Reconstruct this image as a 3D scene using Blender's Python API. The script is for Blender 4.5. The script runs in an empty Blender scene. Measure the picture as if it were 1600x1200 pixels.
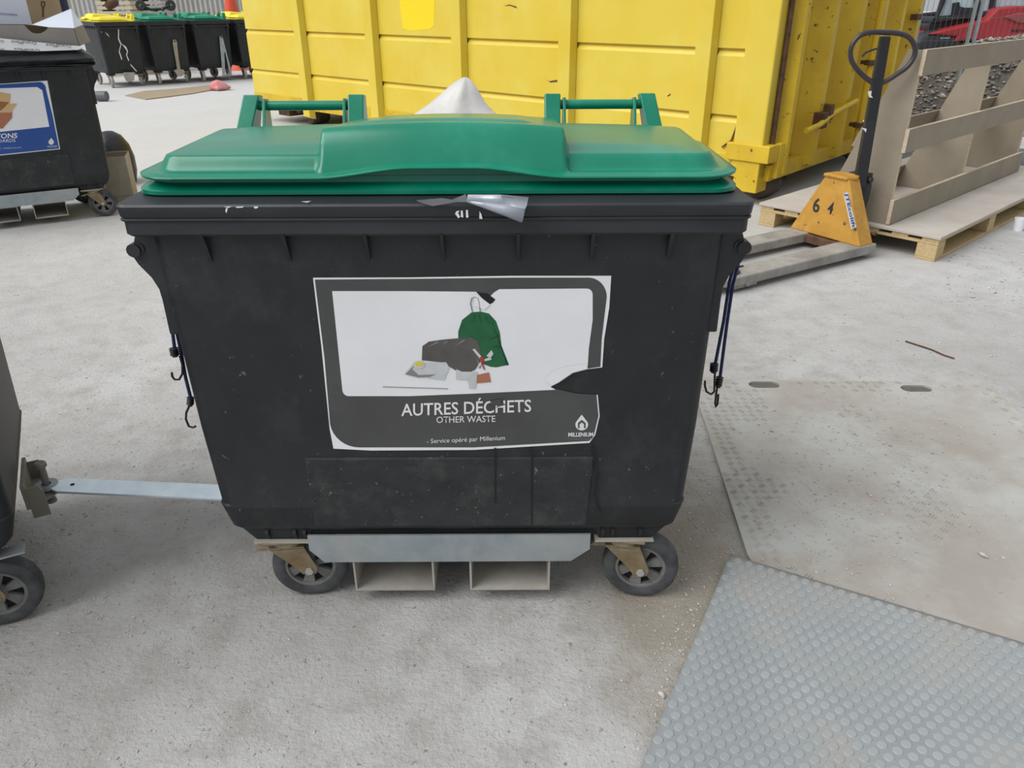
import bpy, bmesh, math, random
from mathutils import Vector, Matrix, noise
R_ = math.radians
rnd = random.Random(7)
scene = bpy.context.scene
COL = scene.collection

# ------------------------------------------------------------------ camera
F_PX, PITCH, ROLL, CAM_H = 1200.0, R_(26.7), R_(0.25), 1.447
_f = Vector((0, math.cos(PITCH), -math.sin(PITCH)))
_u0 = Vector((0, math.sin(PITCH), math.cos(PITCH)))
_r = Vector((1, 0, 0)) * math.cos(ROLL) - _u0 * math.sin(ROLL)
_u = _u0 * math.cos(ROLL) + Vector((1, 0, 0)) * math.sin(ROLL)
CAM = Vector((0, 0, CAM_H))
cd = bpy.data.cameras.new('camera'); cd.sensor_width = 36; cd.lens = 36 * F_PX / 1600
cd.clip_start = 0.02; cd.clip_end = 300
cam = bpy.data.objects.new('camera', cd); COL.objects.link(cam)
mw = Matrix((( _r.x, _u.x, -_f.x, 0), (_r.y, _u.y, -_f.y, 0), (_r.z, _u.z, -_f.z, CAM_H), (0, 0, 0, 1)))
cam.matrix_world = mw
scene.camera = cam

# ------------------------------------------------------------------ sky, sun, exposure
w = bpy.data.worlds.new('overcast_sky'); scene.world = w; w.use_nodes = True
nt = w.node_tree; nt.nodes.clear()
tc = nt.nodes.new('ShaderNodeTexCoord'); sp = nt.nodes.new('ShaderNodeSeparateXYZ')
mr = nt.nodes.new('ShaderNodeMapRange'); mr.inputs['From Min'].default_value = -0.05; mr.inputs['From Max'].default_value = 1
mr.inputs['To Min'].default_value = 0.62; mr.inputs['To Max'].default_value = 1.15
cb = nt.nodes.new('ShaderNodeMix'); cb.data_type = 'RGBA'; cb.blend_type = 'MULTIPLY'; cb.inputs[0].default_value = 1
cb.inputs[6].default_value = (0.93, 0.965, 1.0, 1)
bg = nt.nodes.new('ShaderNodeBackground'); bg.inputs[1].default_value = 0.58
out = nt.nodes.new('ShaderNodeOutputWorld')
nt.links.new(tc.outputs['Generated'], sp.inputs[0]); nt.links.new(sp.outputs[2], mr.inputs[0])
nt.links.new(mr.outputs[0], cb.inputs[7]); nt.links.new(cb.outputs[2], bg.inputs[0]); nt.links.new(bg.outputs[0], out.inputs[0])
sd = bpy.data.lights.new('veiled_sun', 'SUN'); sd.energy = 2.5; sd.angle = R_(50); sd.color = (1.0, 0.985, 0.96)
sun = bpy.data.objects.new('veiled_sun', sd); COL.objects.link(sun)
sun.rotation_euler = Vector((-0.68, -0.3, 0.75)).to_track_quat('Z', 'Y').to_euler()
sun.location = (-6, -4, 9)
vs = scene.view_settings
vs.view_transform = 'Standard'; vs.look = 'None'; vs.gamma = 1; vs.use_curve_mapping = False
vs.exposure = 0.28

# ------------------------------------------------------------------ projection of picture points onto real planes
def ray(px, py): return _f + _r * ((px - 800) / F_PX) + _u * ((600 - py) / F_PX)
def PZ(px, py, z=0.0):
    d = ray(px, py); return CAM + d * ((z - CAM_H) / d.z)
def PY(px, py, Y):
    d = ray(px, py); return CAM + d * (Y / d.y)
def PP(px, py, p, n):
    d = ray(px, py); return CAM + d * ((p - CAM).dot(n) / d.dot(n))

# ------------------------------------------------------------------ materials
def s2l(c):
    return tuple(((v / 255) / 12.92 if v / 255 <= 0.04045 else ((v / 255 + 0.055) / 1.055) ** 2.4) for v in c)
MATS = {}
def M(name, col, col2=None, rough=0.6, metal=0.0, scale=6.0, contrast=(0.35, 0.65), bump=0.0, bscale=40.0,
      flecks=None, fl_scale=30.0, fl_cut=0.68, dust=None, dust_cut=(0.5, 0.75), dust_scale=3.0, spec=0.5, coat=0.0, stretch=(1, 1, 1)):
    if name in MATS: return MATS[name]
    m = bpy.data.materials.new(name); m.use_nodes = True; MATS[name] = m
    t = m.node_tree; b = t.nodes['Principled BSDF']; L = t.links.new
    c1 = s2l(col) + (1,); c2 = (s2l(col2) if col2 else s2l(col)) + (1,)
    b.inputs['Roughness'].default_value = rough; b.inputs['Metallic'].default_value = metal
    b.inputs['Specular IOR Level'].default_value = spec; b.inputs['Coat Weight'].default_value = coat
    co = t.nodes.new('ShaderNodeTexCoord'); mp = t.nodes.new('ShaderNodeMapping'); mp.inputs['Scale'].default_value = stretch
    L(co.outputs['Object'], mp.inputs[0])
    def nz(sc, detail=6, rg=0.6):
        n = t.nodes.new('ShaderNodeTexNoise'); n.inputs['Scale'].default_value = sc; n.inputs['Detail'].default_value = detail
        n.inputs['Roughness'].default_value = rg; L(mp.outputs[0], n.inputs['Vector']); return n.outputs['Fac']
    def rng(src, a, c):
        q = t.nodes.new('ShaderNodeMapRange'); q.inputs['From Min'].default_value = a; q.inputs['From Max'].default_value = c
        L(src, q.inputs[0]); return q.outputs[0]
    def mix(fac, a, c):
        q = t.nodes.new('ShaderNodeMix'); q.data_type = 'RGBA'; L(fac, q.inputs[0])
        for s, v in ((6, a), (7, c)):
            if isinstance(v, tuple): q.inputs[s].default_value = v
            else: L(v, q.inputs[s])
        return q.outputs[2]
    colr = mix(rng(nz(scale), *contrast), c1, c2)
    rgh = None
    if dust:
        df = rng(nz(dust_scale, 8, 0.7), *dust_cut); colr = mix(df, colr, s2l(dust) + (1,))
    if flecks:
        fl = rng(nz(fl_scale, 5, 0.65), fl_cut, fl_cut + 0.03); colr = mix(fl, colr, s2l(flecks) + (1,))
    L(colr, b.inputs['Base Color'])
    if bump:
        bn = t.nodes.new('ShaderNodeBump'); bn.inputs['Strength'].default_value = bump; bn.inputs['Distance'].default_value = 0.01
        L(nz(bscale, 6), bn.inputs['Height']); L(bn.outputs[0], b.inputs['Normal'])
    return m

m_body = M('charcoal_plastic', (22, 25, 28), (30, 33, 36), rough=0.55, scale=9, bump=0.08, bscale=90, flecks=(92, 93, 94), fl_scale=60, fl_cut=0.675,
           dust=(58, 59, 60), dust_cut=(0.52, 0.9), dust_scale=7, stretch=(1.0, 1.0, 0.8))
m_scuff = M('charcoal_scuffed', (30, 33, 36), (42, 45, 47), rough=0.65, scale=12, bump=0.15, bscale=70, flecks=(118, 118, 116), fl_scale=75, fl_cut=0.655,
            dust=(78, 77, 75), dust_cut=(0.5, 0.85), dust_scale=9)
m_bodyclean = M('charcoal_plastic_far', (44, 48, 54), (56, 60, 66), rough=0.6, scale=3)
m_rim = M('charcoal_rim', (32, 35, 40), (44, 47, 52), rough=0.5, scale=5, bump=0.05, flecks=(190, 190, 190), fl_scale=22, fl_cut=0.73, stretch=(1, 1, 3))
m_green = M('green_plastic', (4, 118, 92), (10, 128, 102), rough=0.24, scale=4, bump=0.02, bscale=60, dust=(60, 146, 122), dust_cut=(0.5, 1.0), dust_scale=4)
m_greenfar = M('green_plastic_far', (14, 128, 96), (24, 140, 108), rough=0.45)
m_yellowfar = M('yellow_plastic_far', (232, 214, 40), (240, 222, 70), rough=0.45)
m_zinc = M('galvanised_steel', (150, 160, 166), (168, 176, 180), rough=0.5, metal=0.55, scale=12, bump=0.03, dust=(176, 174, 168), dust_cut=(0.5, 0.8))
m_zincb = M('zinc_sky_sheen', (226, 236, 242), (208, 222, 232), rough=0.35, metal=0.6, scale=14, bump=0.05)  # sky reflection painted into the pale blue base colour
m_dustysteel = M('dusty_steel', (150, 146, 138), (172, 168, 160), rough=0.8, scale=8, bump=0.06)
m_fork = M('yellow_zinc_fork', (120, 102, 74), (150, 136, 108), rough=0.55, metal=0.35, scale=14, dust=(150, 144, 132), dust_cut=(0.45, 0.8), dust_scale=10)
m_tyre = M('dusty_tyre', (54, 56, 59), (84, 85, 86), rough=0.85, scale=16, bump=0.15, bscale=60, flecks=(38, 39, 41), fl_scale=24, fl_cut=0.66)
m_hub = M('grey_hub', (98, 98, 97), (126, 125, 122), rough=0.8, scale=18)
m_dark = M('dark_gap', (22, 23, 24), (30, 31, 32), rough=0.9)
m_bolt = M('bolt_steel', (170, 170, 168), (190, 190, 188), rough=0.5, metal=0.4)
m_white = M('sticker_white', (224, 226, 230), (232, 234, 238), rough=0.45, scale=5, flecks=(120, 120, 122), fl_scale=55, fl_cut=0.745)
m_pgrey = M('print_dark_grey', (66, 67, 67), (74, 75, 75), rough=0.4, scale=8, flecks=(160, 160, 160), fl_scale=60, fl_cut=0.76)
m_ink = M('print_white_ink', (222, 222, 222), rough=0.5)
m_pgreen = M('print_green', (16, 84, 48), (24, 98, 58), rough=0.45, scale=30)
m_pgreen2 = M('print_green_fold', (12, 66, 38), rough=0.45)
m_pbag = M('print_bag_grey', (78, 76, 74), (88, 86, 84), rough=0.45, scale=25)
m_plight = M('print_light_grey', (186, 190, 192), (200, 203, 205), rough=0.5, scale=30)
m_pmid = M('print_mid_grey', (128, 130, 130), rough=0.5)
m_pyel = M('print_yellow', (214, 196, 74), rough=0.5)
m_pred = M('print_red', (168, 52, 48), rough=0.5)
m_pbrown = M('print_brown', (170, 108, 82), rough=0.5)
m_pblue = M('print_blue', (34, 72, 146), (40, 80, 156), rough=0.4)
m_ptan = M('print_tan', (206, 170, 120), rough=0.5)
m_ptan2 = M('print_tan_dark', (150, 100, 54), rough=0.5)
m_tape = M('silver_tape', (150, 156, 166), (166, 172, 182), rough=0.35, metal=0.25, scale=20, bump=0.1, bscale=50)
m_tapeb = M('tape_dark', (96, 98, 102), (112, 114, 118), rough=0.45, scale=20)
m_yel = M('container_yellow', (216, 194, 74), (212, 184, 50), rough=0.45, scale=1.6, bump=0.04, bscale=8, flecks=(92, 68, 28), fl_scale=9, fl_cut=0.735,
          dust=(222, 206, 110), dust_cut=(0.5, 0.95), dust_scale=1.2)
m_yelrust = M('container_yellow_worn', (214, 182, 40), (196, 162, 32), rough=0.5, scale=3, bump=0.08, bscale=20, flecks=(84, 60, 26), fl_scale=17, fl_cut=0.635, dust=(196, 164, 52), dust_cut=(0.5, 0.8), dust_scale=5)
m_yelnew = M('fresh_yellow_paint', (236, 208, 14), rough=0.4)
m_rust = M('rusty_steel', (72, 52, 40), (104, 74, 50), rough=0.85, scale=14, bump=0.2)
m_under = M('underframe_steel', (70, 64, 58), (96, 88, 78), rough=0.85, scale=6)
m_jack = M('jack_yellow', (190, 144, 58), (174, 124, 40), rough=0.55, scale=7, flecks=(84, 70, 48), fl_scale=20, fl_cut=0.64, dust=(206, 168, 92), dust_cut=(0.5, 0.85), dust_scale=6)
m_jfork = M('jack_fork_grey', (128, 124, 120), (158, 154, 148), rough=0.75, scale=7, bump=0.08, stretch=(1, 1, 1))
m_black = M('black_metal', (26, 27, 31), (38, 39, 44), rough=0.45, scale=8)
m_blackgl = M('black_grip', (46, 42, 44), (58, 54, 56), rough=0.3)
m_mdf = M('raw_board', (138, 128, 112), (148, 138, 122), rough=0.8, scale=4)
m_mdfedge = M('raw_board_edge', (196, 182, 158), (176, 160, 136), rough=0.9, scale=40)
m_sheet = M('pallet_sheet', (176, 168, 160), (186, 179, 171), rough=0.85, scale=5)
m_wood = M('pallet_wood', (190, 168, 126), (174, 152, 112), rough=0.8, scale=10, stretch=(1, 6, 6))
m_card = M('cardboard', (150, 134, 112), (160, 144, 122), rough=0.85, scale=5)
m_cardg = M('grey_cardboard', (132, 128, 124), (142, 138, 134), rough=0.85, scale=5)
m_cardw = M('white_cardboard', (208, 214, 230), (214, 220, 234), rough=0.6)
m_ink2 = M('black_ink', (36, 36, 40), rough=0.6)
m_inkbrown = M('brown_ink', (84, 66, 46), rough=0.7)
m_liner = M('black_liner', (22, 23, 26), (32, 34, 38), rough=0.3, scale=10, bump=0.5, bscale=14, stretch=(0.5, 3, 8))
m_blue = M('blue_cord', (28, 44, 96), (20, 30, 66), rough=0.7, scale=60)
m_cordblk = M('black_wire', (24, 25, 28), rough=0.5)
m_beige = M('beige_metal', (150, 140, 122), (164, 154, 136), rough=0.7, scale=9, dust=(176, 170, 158))
m_khaki = M('khaki_metal', (122, 118, 106), (140, 136, 124), rough=0.6, metal=0.2, scale=10)
m_bag = M('white_film', (190, 187, 184), (206, 203, 200), rough=0.35, scale=8, bump=0.3, bscale=16)
m_red = M('red_paint', (150, 38, 46), (162, 46, 52), rough=0.4, scale=3)
m_glass = M('pale_glass', (168, 186, 196), (184, 200, 208), rough=0.15)
m_wire = M('galvanised_wire', (120, 124, 128), rough=0.5, metal=0.5)
m_pipe = M('grey_pipe', (84, 88, 94), (98, 102, 108), rough=0.5)
m_plank = M('pale_planks', (206, 194, 168), (212, 202, 180), rough=0.8, scale=1)
m_plankg = M('grey_planks', (176, 174, 170), (196, 194, 190), rough=0.8, scale=5)
m_pale = M('pale_sheet_metal', (172, 172, 168), (188, 188, 184), rough=0.5, scale=1)
m_pink = M('pink_cloth', (214, 160, 160), (196, 116, 118), rough=0.9, scale=8)
m_orange = M('orange_plastic', (222, 84, 56), rough=0.5)
m_stone = M('pale_stone', (196, 192, 184), (164, 160, 152), rough=0.95, scale=20)
m_chip = M('rubble_chips', (92, 86, 80), (150, 142, 132), rough=0.95, scale=3, contrast=(0.3, 0.7))
m_soil = M('rubble_soil', (70, 64, 58), (96, 90, 82), rough=1, scale=8, bump=0.6, bscale=20)
m_plate = M('dusty_tread_plate', (178, 178, 174), (168, 164, 158), rough=0.8, scale=2.2, contrast=(0.4, 0.6), bump=0.12, bscale=50,
            dust=(158, 152, 144), dust_cut=(0.42, 0.62), dust_scale=2.5)
m_matr = M('dusty_grey_mat', (134, 139, 141), (146, 150, 153), rough=0.7, scale=3, bump=0.1, bscale=60, dust=(152, 148, 141), dust_cut=(0.5, 0.75), dust_scale=3)
m_stud = M('mat_stud', (140, 146, 147), (152, 157, 159), rough=0.65, scale=4, dust=(156, 152, 145), dust_cut=(0.5, 0.75), dust_scale=3)
m_hole = M('packed_dirt', (92, 88, 82), (106, 100, 93), rough=1, scale=20)

# ground: dusty concrete with a patch of brown soil
def ground_material():
    m = bpy.data.materials.new('dusty_concrete'); m.use_nodes = True
    t = m.node_tree; b = t.nodes['Principled BSDF']; L = t.links.new
    b.inputs['Roughness'].default_value = 0.7; b.inputs['Specular IOR Level'].default_value = 0.5
    co = t.nodes.new('ShaderNodeTexCoord')
    def nz(sc, de=6, rg=0.6, dist=0.0):
        n = t.nodes.new('ShaderNodeTexNoise'); n.inputs['Scale'].default_value = sc; n.inputs['Detail'].default_value = de
        n.inputs['Roughness'].default_value = rg; n.inputs['Distortion'].default_value = dist
        L(co.outputs['Object'], n.inputs['Vector']); return n.outputs['Fac']
    def rng(src, a, c, lo=0.0, hi=1.0):
        q = t.nodes.new('ShaderNodeMapRange'); q.inputs['From Min'].default_value = a; q.inputs['From Max'].default_value = c
        q.inputs['To Min'].default_value = lo; q.inputs['To Max'].default_value = hi
        L(src, q.inputs[0]); return q.outputs[0]
    def mix(fac, a, c):
        q = t.nodes.new('ShaderNodeMix'); q.data_type = 'RGBA'; L(fac, q.inputs[0])
        for s, v in ((6, a), (7, c)):
            if isinstance(v, tuple): q.inputs[s].default_value = v
            else: L(v, q.inputs[s])
        return q.outputs[2]
    c = mix(rng(nz(1.1, 8, 0.62, 0.4), 0.36, 0.64), s2l((164, 162, 160)) + (1,), s2l((184, 183, 182)) + (1,))
    c = mix(rng(nz(7, 8, 0.7), 0.45, 0.75), c, s2l((148, 144, 140)) + (1,))
    c = mix(rng(nz(60, 3, 0.6), 0.62, 0.72), c, s2l((124, 118, 110)) + (1,))
    # ground painted paler with distance, for bright sky at grazing angles
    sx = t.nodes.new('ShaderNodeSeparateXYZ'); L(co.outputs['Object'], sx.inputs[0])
    far_sheen = t.nodes.new('ShaderNodeMath'); far_sheen.operation = 'ADD'; L(sx.outputs[1], far_sheen.inputs[0]); L(rng(nz(0.7, 5, 0.6), 0.2, 0.8, -1.5, 1.5), far_sheen.inputs[1])
    c = mix(rng(far_sheen.outputs[0], 2.2, 8.0, 0.0, 0.75), c, s2l((206, 206, 205)) + (1,))
    # soil spilled along the edge of the steel plate
    g = t.nodes.new('ShaderNodeVectorMath'); g.operation = 'SUBTRACT'; L(co.outputs['Object'], g.inputs[0]); g.inputs[1].default_value = (0.47, 1.75, 0)
    g2 = t.nodes.new('ShaderNodeVectorMath'); g2.operation = 'MULTIPLY'; L(g.outputs[0], g2.inputs[0]); g2.inputs[1].default_value = (2.6, 1.15, 1)
    ln = t.nodes.new('ShaderNodeVectorMath'); ln.operation = 'LENGTH'; L(g2.outputs[0], ln.inputs[0])
    ad = t.nodes.new('ShaderNodeMath'); ad.operation = 'ADD'; L(ln.outputs['Value'], ad.inputs[0]); L(rng(nz(5, 6, 0.7), 0.2, 0.8, -0.5, 0.5), ad.inputs[1])
    c = mix(rng(ad.outputs[0], 0.35, 0.95, 0.7, 0.0), c, s2l((134, 124, 108)) + (1,))
    L(c, b.inputs['Base Color'])
    bn = t.nodes.new('ShaderNodeBump'); bn.inputs['Strength'].default_value = 0.5; bn.inputs['Distance'].default_value = 0.012
    hs = t.nodes.new('ShaderNodeMath'); hs.operation = 'ADD'; L(nz(9, 8, 0.7), hs.inputs[0]); L(rng(nz(70, 4, 0.7), 0.4, 0.8, 0, 0.5), hs.inputs[1])
    L(hs.outputs[0], bn.inputs['Height']); L(bn.outputs[0], b.inputs['Normal'])
    return m
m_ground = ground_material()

# ------------------------------------------------------------------ mesh helpers
def ident(): return Matrix.Identity(4)
class MB:
    def __init__(s): s.v = []; s.f = []
    def add(s, vs, fs, mat=None):
        o = len(s.v)
        s.v += [tuple((mat @ Vector(p)) if mat else p) for p in vs]; s.f += [tuple(i + o for i in f) for f in fs]; return s
    def box(s, x0, x1, y0, y1, z0, z1, mat=None):
        return s.add([(x0, y0, z0), (x1, y0, z0), (x1, y1, z0), (x0, y1, z0), (x0, y0, z1), (x1, y0, z1), (x1, y1, z1), (x0, y1, z1)],
                     [(0, 3, 2, 1), (4, 5, 6, 7), (0, 1, 5, 4), (1, 2, 6, 5), (2, 3, 7, 6), (3, 0, 4, 7)], mat)
    def hexa(s, bot, top):      # four bottom and four top corners, both counter-clockwise from above
        return s.add(list(bot) + list(top), [(0, 3, 2, 1), (4, 5, 6, 7), (0, 1, 5, 4), (1, 2, 6, 5), (2, 3, 7, 6), (3, 0, 4, 7)])
    def prism(s, poly, vec):    # 3D polygon pushed along vec
        n = len(poly); a = [Vector(p) for p in poly]; v = Vector(vec)
        return s.add([tuple(p) for p in a] + [tuple(p + v) for p in a],
                     [tuple(range(n)), tuple(range(2 * n - 1, n - 1, -1))] + [(i, i + n, (i + 1) % n + n, (i + 1) % n) for i in range(n)])
    def tube(s, pts, r, n=10, closed=False, caps=True):
        pts = [Vector(p) for p in pts]; k = len(pts); rs = r if isinstance(r, (list, tuple)) else [r] * k
        up = None; rings = []
        for i, p in enumerate(pts):
            a = pts[(i - 1) % k] if (closed or i > 0) else p; b = pts[(i + 1) % k] if (closed or i < k - 1) else p
            t = (b - a).normalized()
            if up is None:
                up = t.orthogonal().normalized()
            up = (up - t * up.dot(t))
            up = up.normalized() if up.length > 1e-6 else t.orthogonal().normalized()
            q = t.cross(up)
            rings.append([tuple(p + (up * math.cos(2 * math.pi * j / n) + q * math.sin(2 * math.pi * j / n)) * rs[i]) for j in range(n)])
        vs = [v for rg in rings for v in rg]; fs = []
        for i in range(k if closed else k - 1):
            for j in range(n):
                i2 = (i + 1) % k; j2 = (j + 1) % n
                fs.append((i * n + j, i * n + j2, i2 * n + j2, i2 * n + j))
        if not closed and caps: fs += [tuple(range(n - 1, -1, -1)), tuple((k - 1) * n + j for j in range(n))]
        return s.add(vs, fs)
    def lathe(s, prof, mat=None, n=32, closed=False):   # profile (radius, height) turned about z
        vs = [(r * math.cos(2 * math.pi * j / n), r * math.sin(2 * math.pi * j / n), z) for r, z in prof for j in range(n)]; fs = []
        k = len(prof)
        for i in range(k if closed else k - 1):
            i2 = (i + 1) % k
            for j in range(n):
                j2 = (j + 1) % n; fs.append((i * n + j, i * n + j2, i2 * n + j2, i2 * n + j))
        if not closed: fs += [tuple(range(n - 1, -1, -1)), tuple((k - 1) * n + j for j in range(n))]
        return s.add(vs, fs, mat)
    def loft(s, loops, cap0=True, cap1=True):
        n = len(loops[0]); vs = [tuple(p) for l in loops for p in l]; fs = []
        for i in range(len(loops) - 1):
            for j in range(n):
                j2 = (j + 1) % n; fs.append((i * n + j, i * n + j2, (i + 1) * n + j2, (i + 1) * n + j))
        if cap0: fs.append(tuple(range(n - 1, -1, -1)))
        if cap1: fs.append(tuple((len(loops) - 1) * n + j for j in range(n)))
        return s.add(vs, fs)
    def mesh(s, name, mat):
        me = bpy.data.meshes.new(name); me.from_pydata(s.v, [], s.f); me.validate()
        bm = bmesh.new(); bm.from_mesh(me); bmesh.ops.recalc_face_normals(bm, faces=bm.faces); bm.to_mesh(me); bm.free()
        if mat: me.materials.append(mat)
        return me
    def build(s, name, mat, parent=None, bevel=0, smooth=False, seg=2, solid=0):
        o = bpy.data.objects.new(name, s.mesh(name, mat)); COL.objects.link(o); o.parent = parent
        finish(o, bevel, smooth, seg, solid); return o
def finish(o, bevel=0, smooth=False, seg=2, solid=0):
    if solid:
        md = o.modifiers.new('shell', 'SOLIDIFY'); md.thickness = solid; md.offset = -1
    if bevel:
        md = o.modifiers.new('edge', 'BEVEL'); md.width = bevel; md.segments = seg; md.limit_method = 'ANGLE'; md.angle_limit = R_(40)
    if smooth:
        me = o.data
        me.polygons.foreach_set('use_smooth', [True] * len(me.polygons))
        me.set_sharp_from_angle(angle=R_(38)) if hasattr(me, 'set_sharp_from_angle') else None
def rrect(x0, x1, y0, y1, r, z, k=6):
    pts = []
    for cx, cy, a0 in ((x1 - r, y1 - r, 0), (x0 + r, y1 - r, 90), (x0 + r, y0 + r, 180), (x1 - r, y0 + r, 270)):
        for i in range(k + 1):
            a = R_(a0 + 90 * i / k); pts.append((cx + r * math.cos(a), cy + r * math.sin(a), z))
    return pts
def tag(o, label, cat, group=None, kind=None):
    if label: o['label'] = label
    if cat: o['category'] = cat
    if group: o['group'] = group
    if kind: o['kind'] = kind
    return o
def thing(name, label, cat, loc=(0, 0, 0), rz=0.0, group=None, kind=None):
    o = bpy.data.objects.new(name, None); COL.objects.link(o); o.location = loc; o.rotation_euler = (0, 0, rz); o.empty_display_size = 0.1
    return tag(o, label, cat, group, kind)
def toloc(o):
    return (Matrix.Translation(o.location) @ o.rotation_euler.to_matrix().to_4x4()).inverted()
def copy_tree(o, parent=None, skip=()):
    c = o.copy(); COL.objects.link(c); c.parent = parent
    for ch in list(o.children):
        if ch.name.split('.')[0] in skip: continue
        copy_tree(ch, c, skip)
    return c
def sheet(name, pts3, thick, nrm, mat, parent=None):     # thin flat piece with real thickness
    return MB().prism(pts3, Vector(nrm) * -thick).build(name, mat, parent)
def rot_to(d):          # matrix taking z to direction d
    return Vector(d).to_track_quat('Z', 'Y').to_matrix().to_4x4()
def T(x, y, z): return Matrix.Translation((x, y, z))
def text_mesh(txt, bold=0.0):
    cu = bpy.data.curves.new('lettering', 'FONT'); cu.body = txt; cu.size = 1; cu.offset = bold; cu.resolution_u = 3
    o = bpy.data.objects.new('lettering', cu); COL.objects.link(o)
    bpy.context.view_layer.update()
    dg = bpy.context.evaluated_depsgraph_get()
    me = bpy.data.meshes.new_from_object(o.evaluated_get(dg))
    bpy.data.objects.remove(o)
    return me
def text_fit(txt, quad, mat, parent, name='lettering', bold=0.0):
    """lettering fitted into quad = (bottom-left, bottom-right, top-right, top-left), parent's local points"""
    me = text_mesh(txt, bold)
    xs = [v.co.x for v in me.vertices]; ys = [v.co.y for v in me.vertices]
    x0, x1, y0, y1 = min(xs), max(xs), min(ys), max(ys)
    bl, br, tr, tl = [Vector(q) for q in quad]
    for v in me.vertices:
        u = (v.co.x - x0) / (x1 - x0); t = (v.co.y - y0) / (y1 - y0)
        v.co = (bl * (1 - u) + br * u) * (1 - t) + (tl * (1 - u) + tr * u) * t
    me.materials.clear(); me.materials.append(mat); me.name = name
    o = bpy.data.objects.new(name, me); COL.objects.link(o); o.parent = parent
    return o

# ------------------------------------------------------------------ ground
g = MB(); g.box(-60, 60, -8, 90, -0.2, 0)
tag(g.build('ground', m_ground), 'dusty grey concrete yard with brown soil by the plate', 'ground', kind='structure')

# ------------------------------------------------------------------ wheeled waste bins (four casters, fork pockets)
def yfront(z): return -0.355 + (1.02 - z) * 0.0487
def add_caster(root, px, py, yaw, trail=0.05):
    z0 = 0.205
    c = MB()
    c.box(-0.055, 0.055, -0.05, 0.05, -0.008, 0.0)
    c.lathe([(0.042, -0.03), (0.045, -0.024), (0.045, -0.008), (0.03, -0.008)], n=20)
    for s in (-1, 1):
        y0 = s * 0.036
        poly = [(-0.045, y0, -0.028), (0.045, y0, -0.028), (trail + 0.022, y0, -0.098), (trail + 0.018, y0, -0.116), (trail, y0, -0.123),
                (trail - 0.018, y0, -0.116), (trail - 0.03, y0, -0.098)]
        c.prism(poly, (0, s * 0.004, 0))
    c.box(-0.045, 0.045, -0.04, 0.04, -0.033, -0.026)
    c.prism([(-0.045, -0.03, -0.026), (-0.075, -0.02, -0.034), (-0.085, -0.02, -0.046), (-0.06, -0.02, -0.046), (-0.045, -0.03, -0.036)], (0, 0.05, 0))
    o = c.build('caster', m_fork, root, bevel=0.0015)
    o.location = (px, py, z0); o.rotation_euler = (0, 0, yaw)
    ax = T(trail, 0, -0.105) @ Matrix.Rotation(R_(90), 4, 'X')
    tm = MB(); tm.lathe([(0.066, -0.022), (0.07, -0.025), (0.09, -0.025), (0.097, -0.02), (0.1, -0.008), (0.1, 0.008), (0.097, 0.02), (0.09, 0.025), (0.07, 0.025), (0.066, 0.022)], ax, 44, closed=True)
    ty = tm.build('tyre', m_tyre, o, smooth=True)
    h = MB(); h.lathe([(0.058, -0.021), (0.067, -0.021), (0.067, 0.021), (0.058, 0.021)], ax, 40, closed=True)
    h.lathe([(0.022, -0.026), (0.022, 0.026)], ax, 20)
    for k in range(6):
        a = R_(60 * k + 20); h.add([(0.014, -0.006, -0.017), (0.061, -0.017, -0.017), (0.061, 0.017, -0.017), (0.014, 0.006, -0.017), (0.014, -0.006, 0.017), (0.061, -0.017, 0.017), (0.061, 0.017, 0.017), (0.014, 0.006, 0.017)], boxpts(0, 1, 0, 1, 0, 1)[1], ax @ Matrix.Rotation(a, 4, 'Z'))
    h.build('hub', m_hub, o, bevel=0.001)
    d = MB(); d.lathe([(0.0595, -0.006), (0.0595, 0.006)], ax, 32); d.build('hub_shade', m_dark, o)  # dark disc added as shade behind the spoke windows
    b = MB(); b.lathe([(0.011, -0.046), (0.011, -0.0405), (0.0065, -0.0405), (0.0065, 0.0405), (0.011, 0.0405), (0.011, 0.046)], ax, 6); b.build('axle_bolt', m_bolt, o)
    return o
def boxpts(x0, x1, y0, y1, z0, z1):
    return ([(x0, y0, z0), (x1, y0, z0), (x1, y1, z0), (x0, y1, z0), (x0, y0, z1), (x1, y0, z1), (x1, y1, z1), (x0, y1, z1)],
            [(0, 3, 2, 1), (4, 5, 6, 7), (0, 1, 5, 4), (1, 2, 6, 5), (2, 3, 7, 6), (3, 0, 4, 7)])

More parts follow.
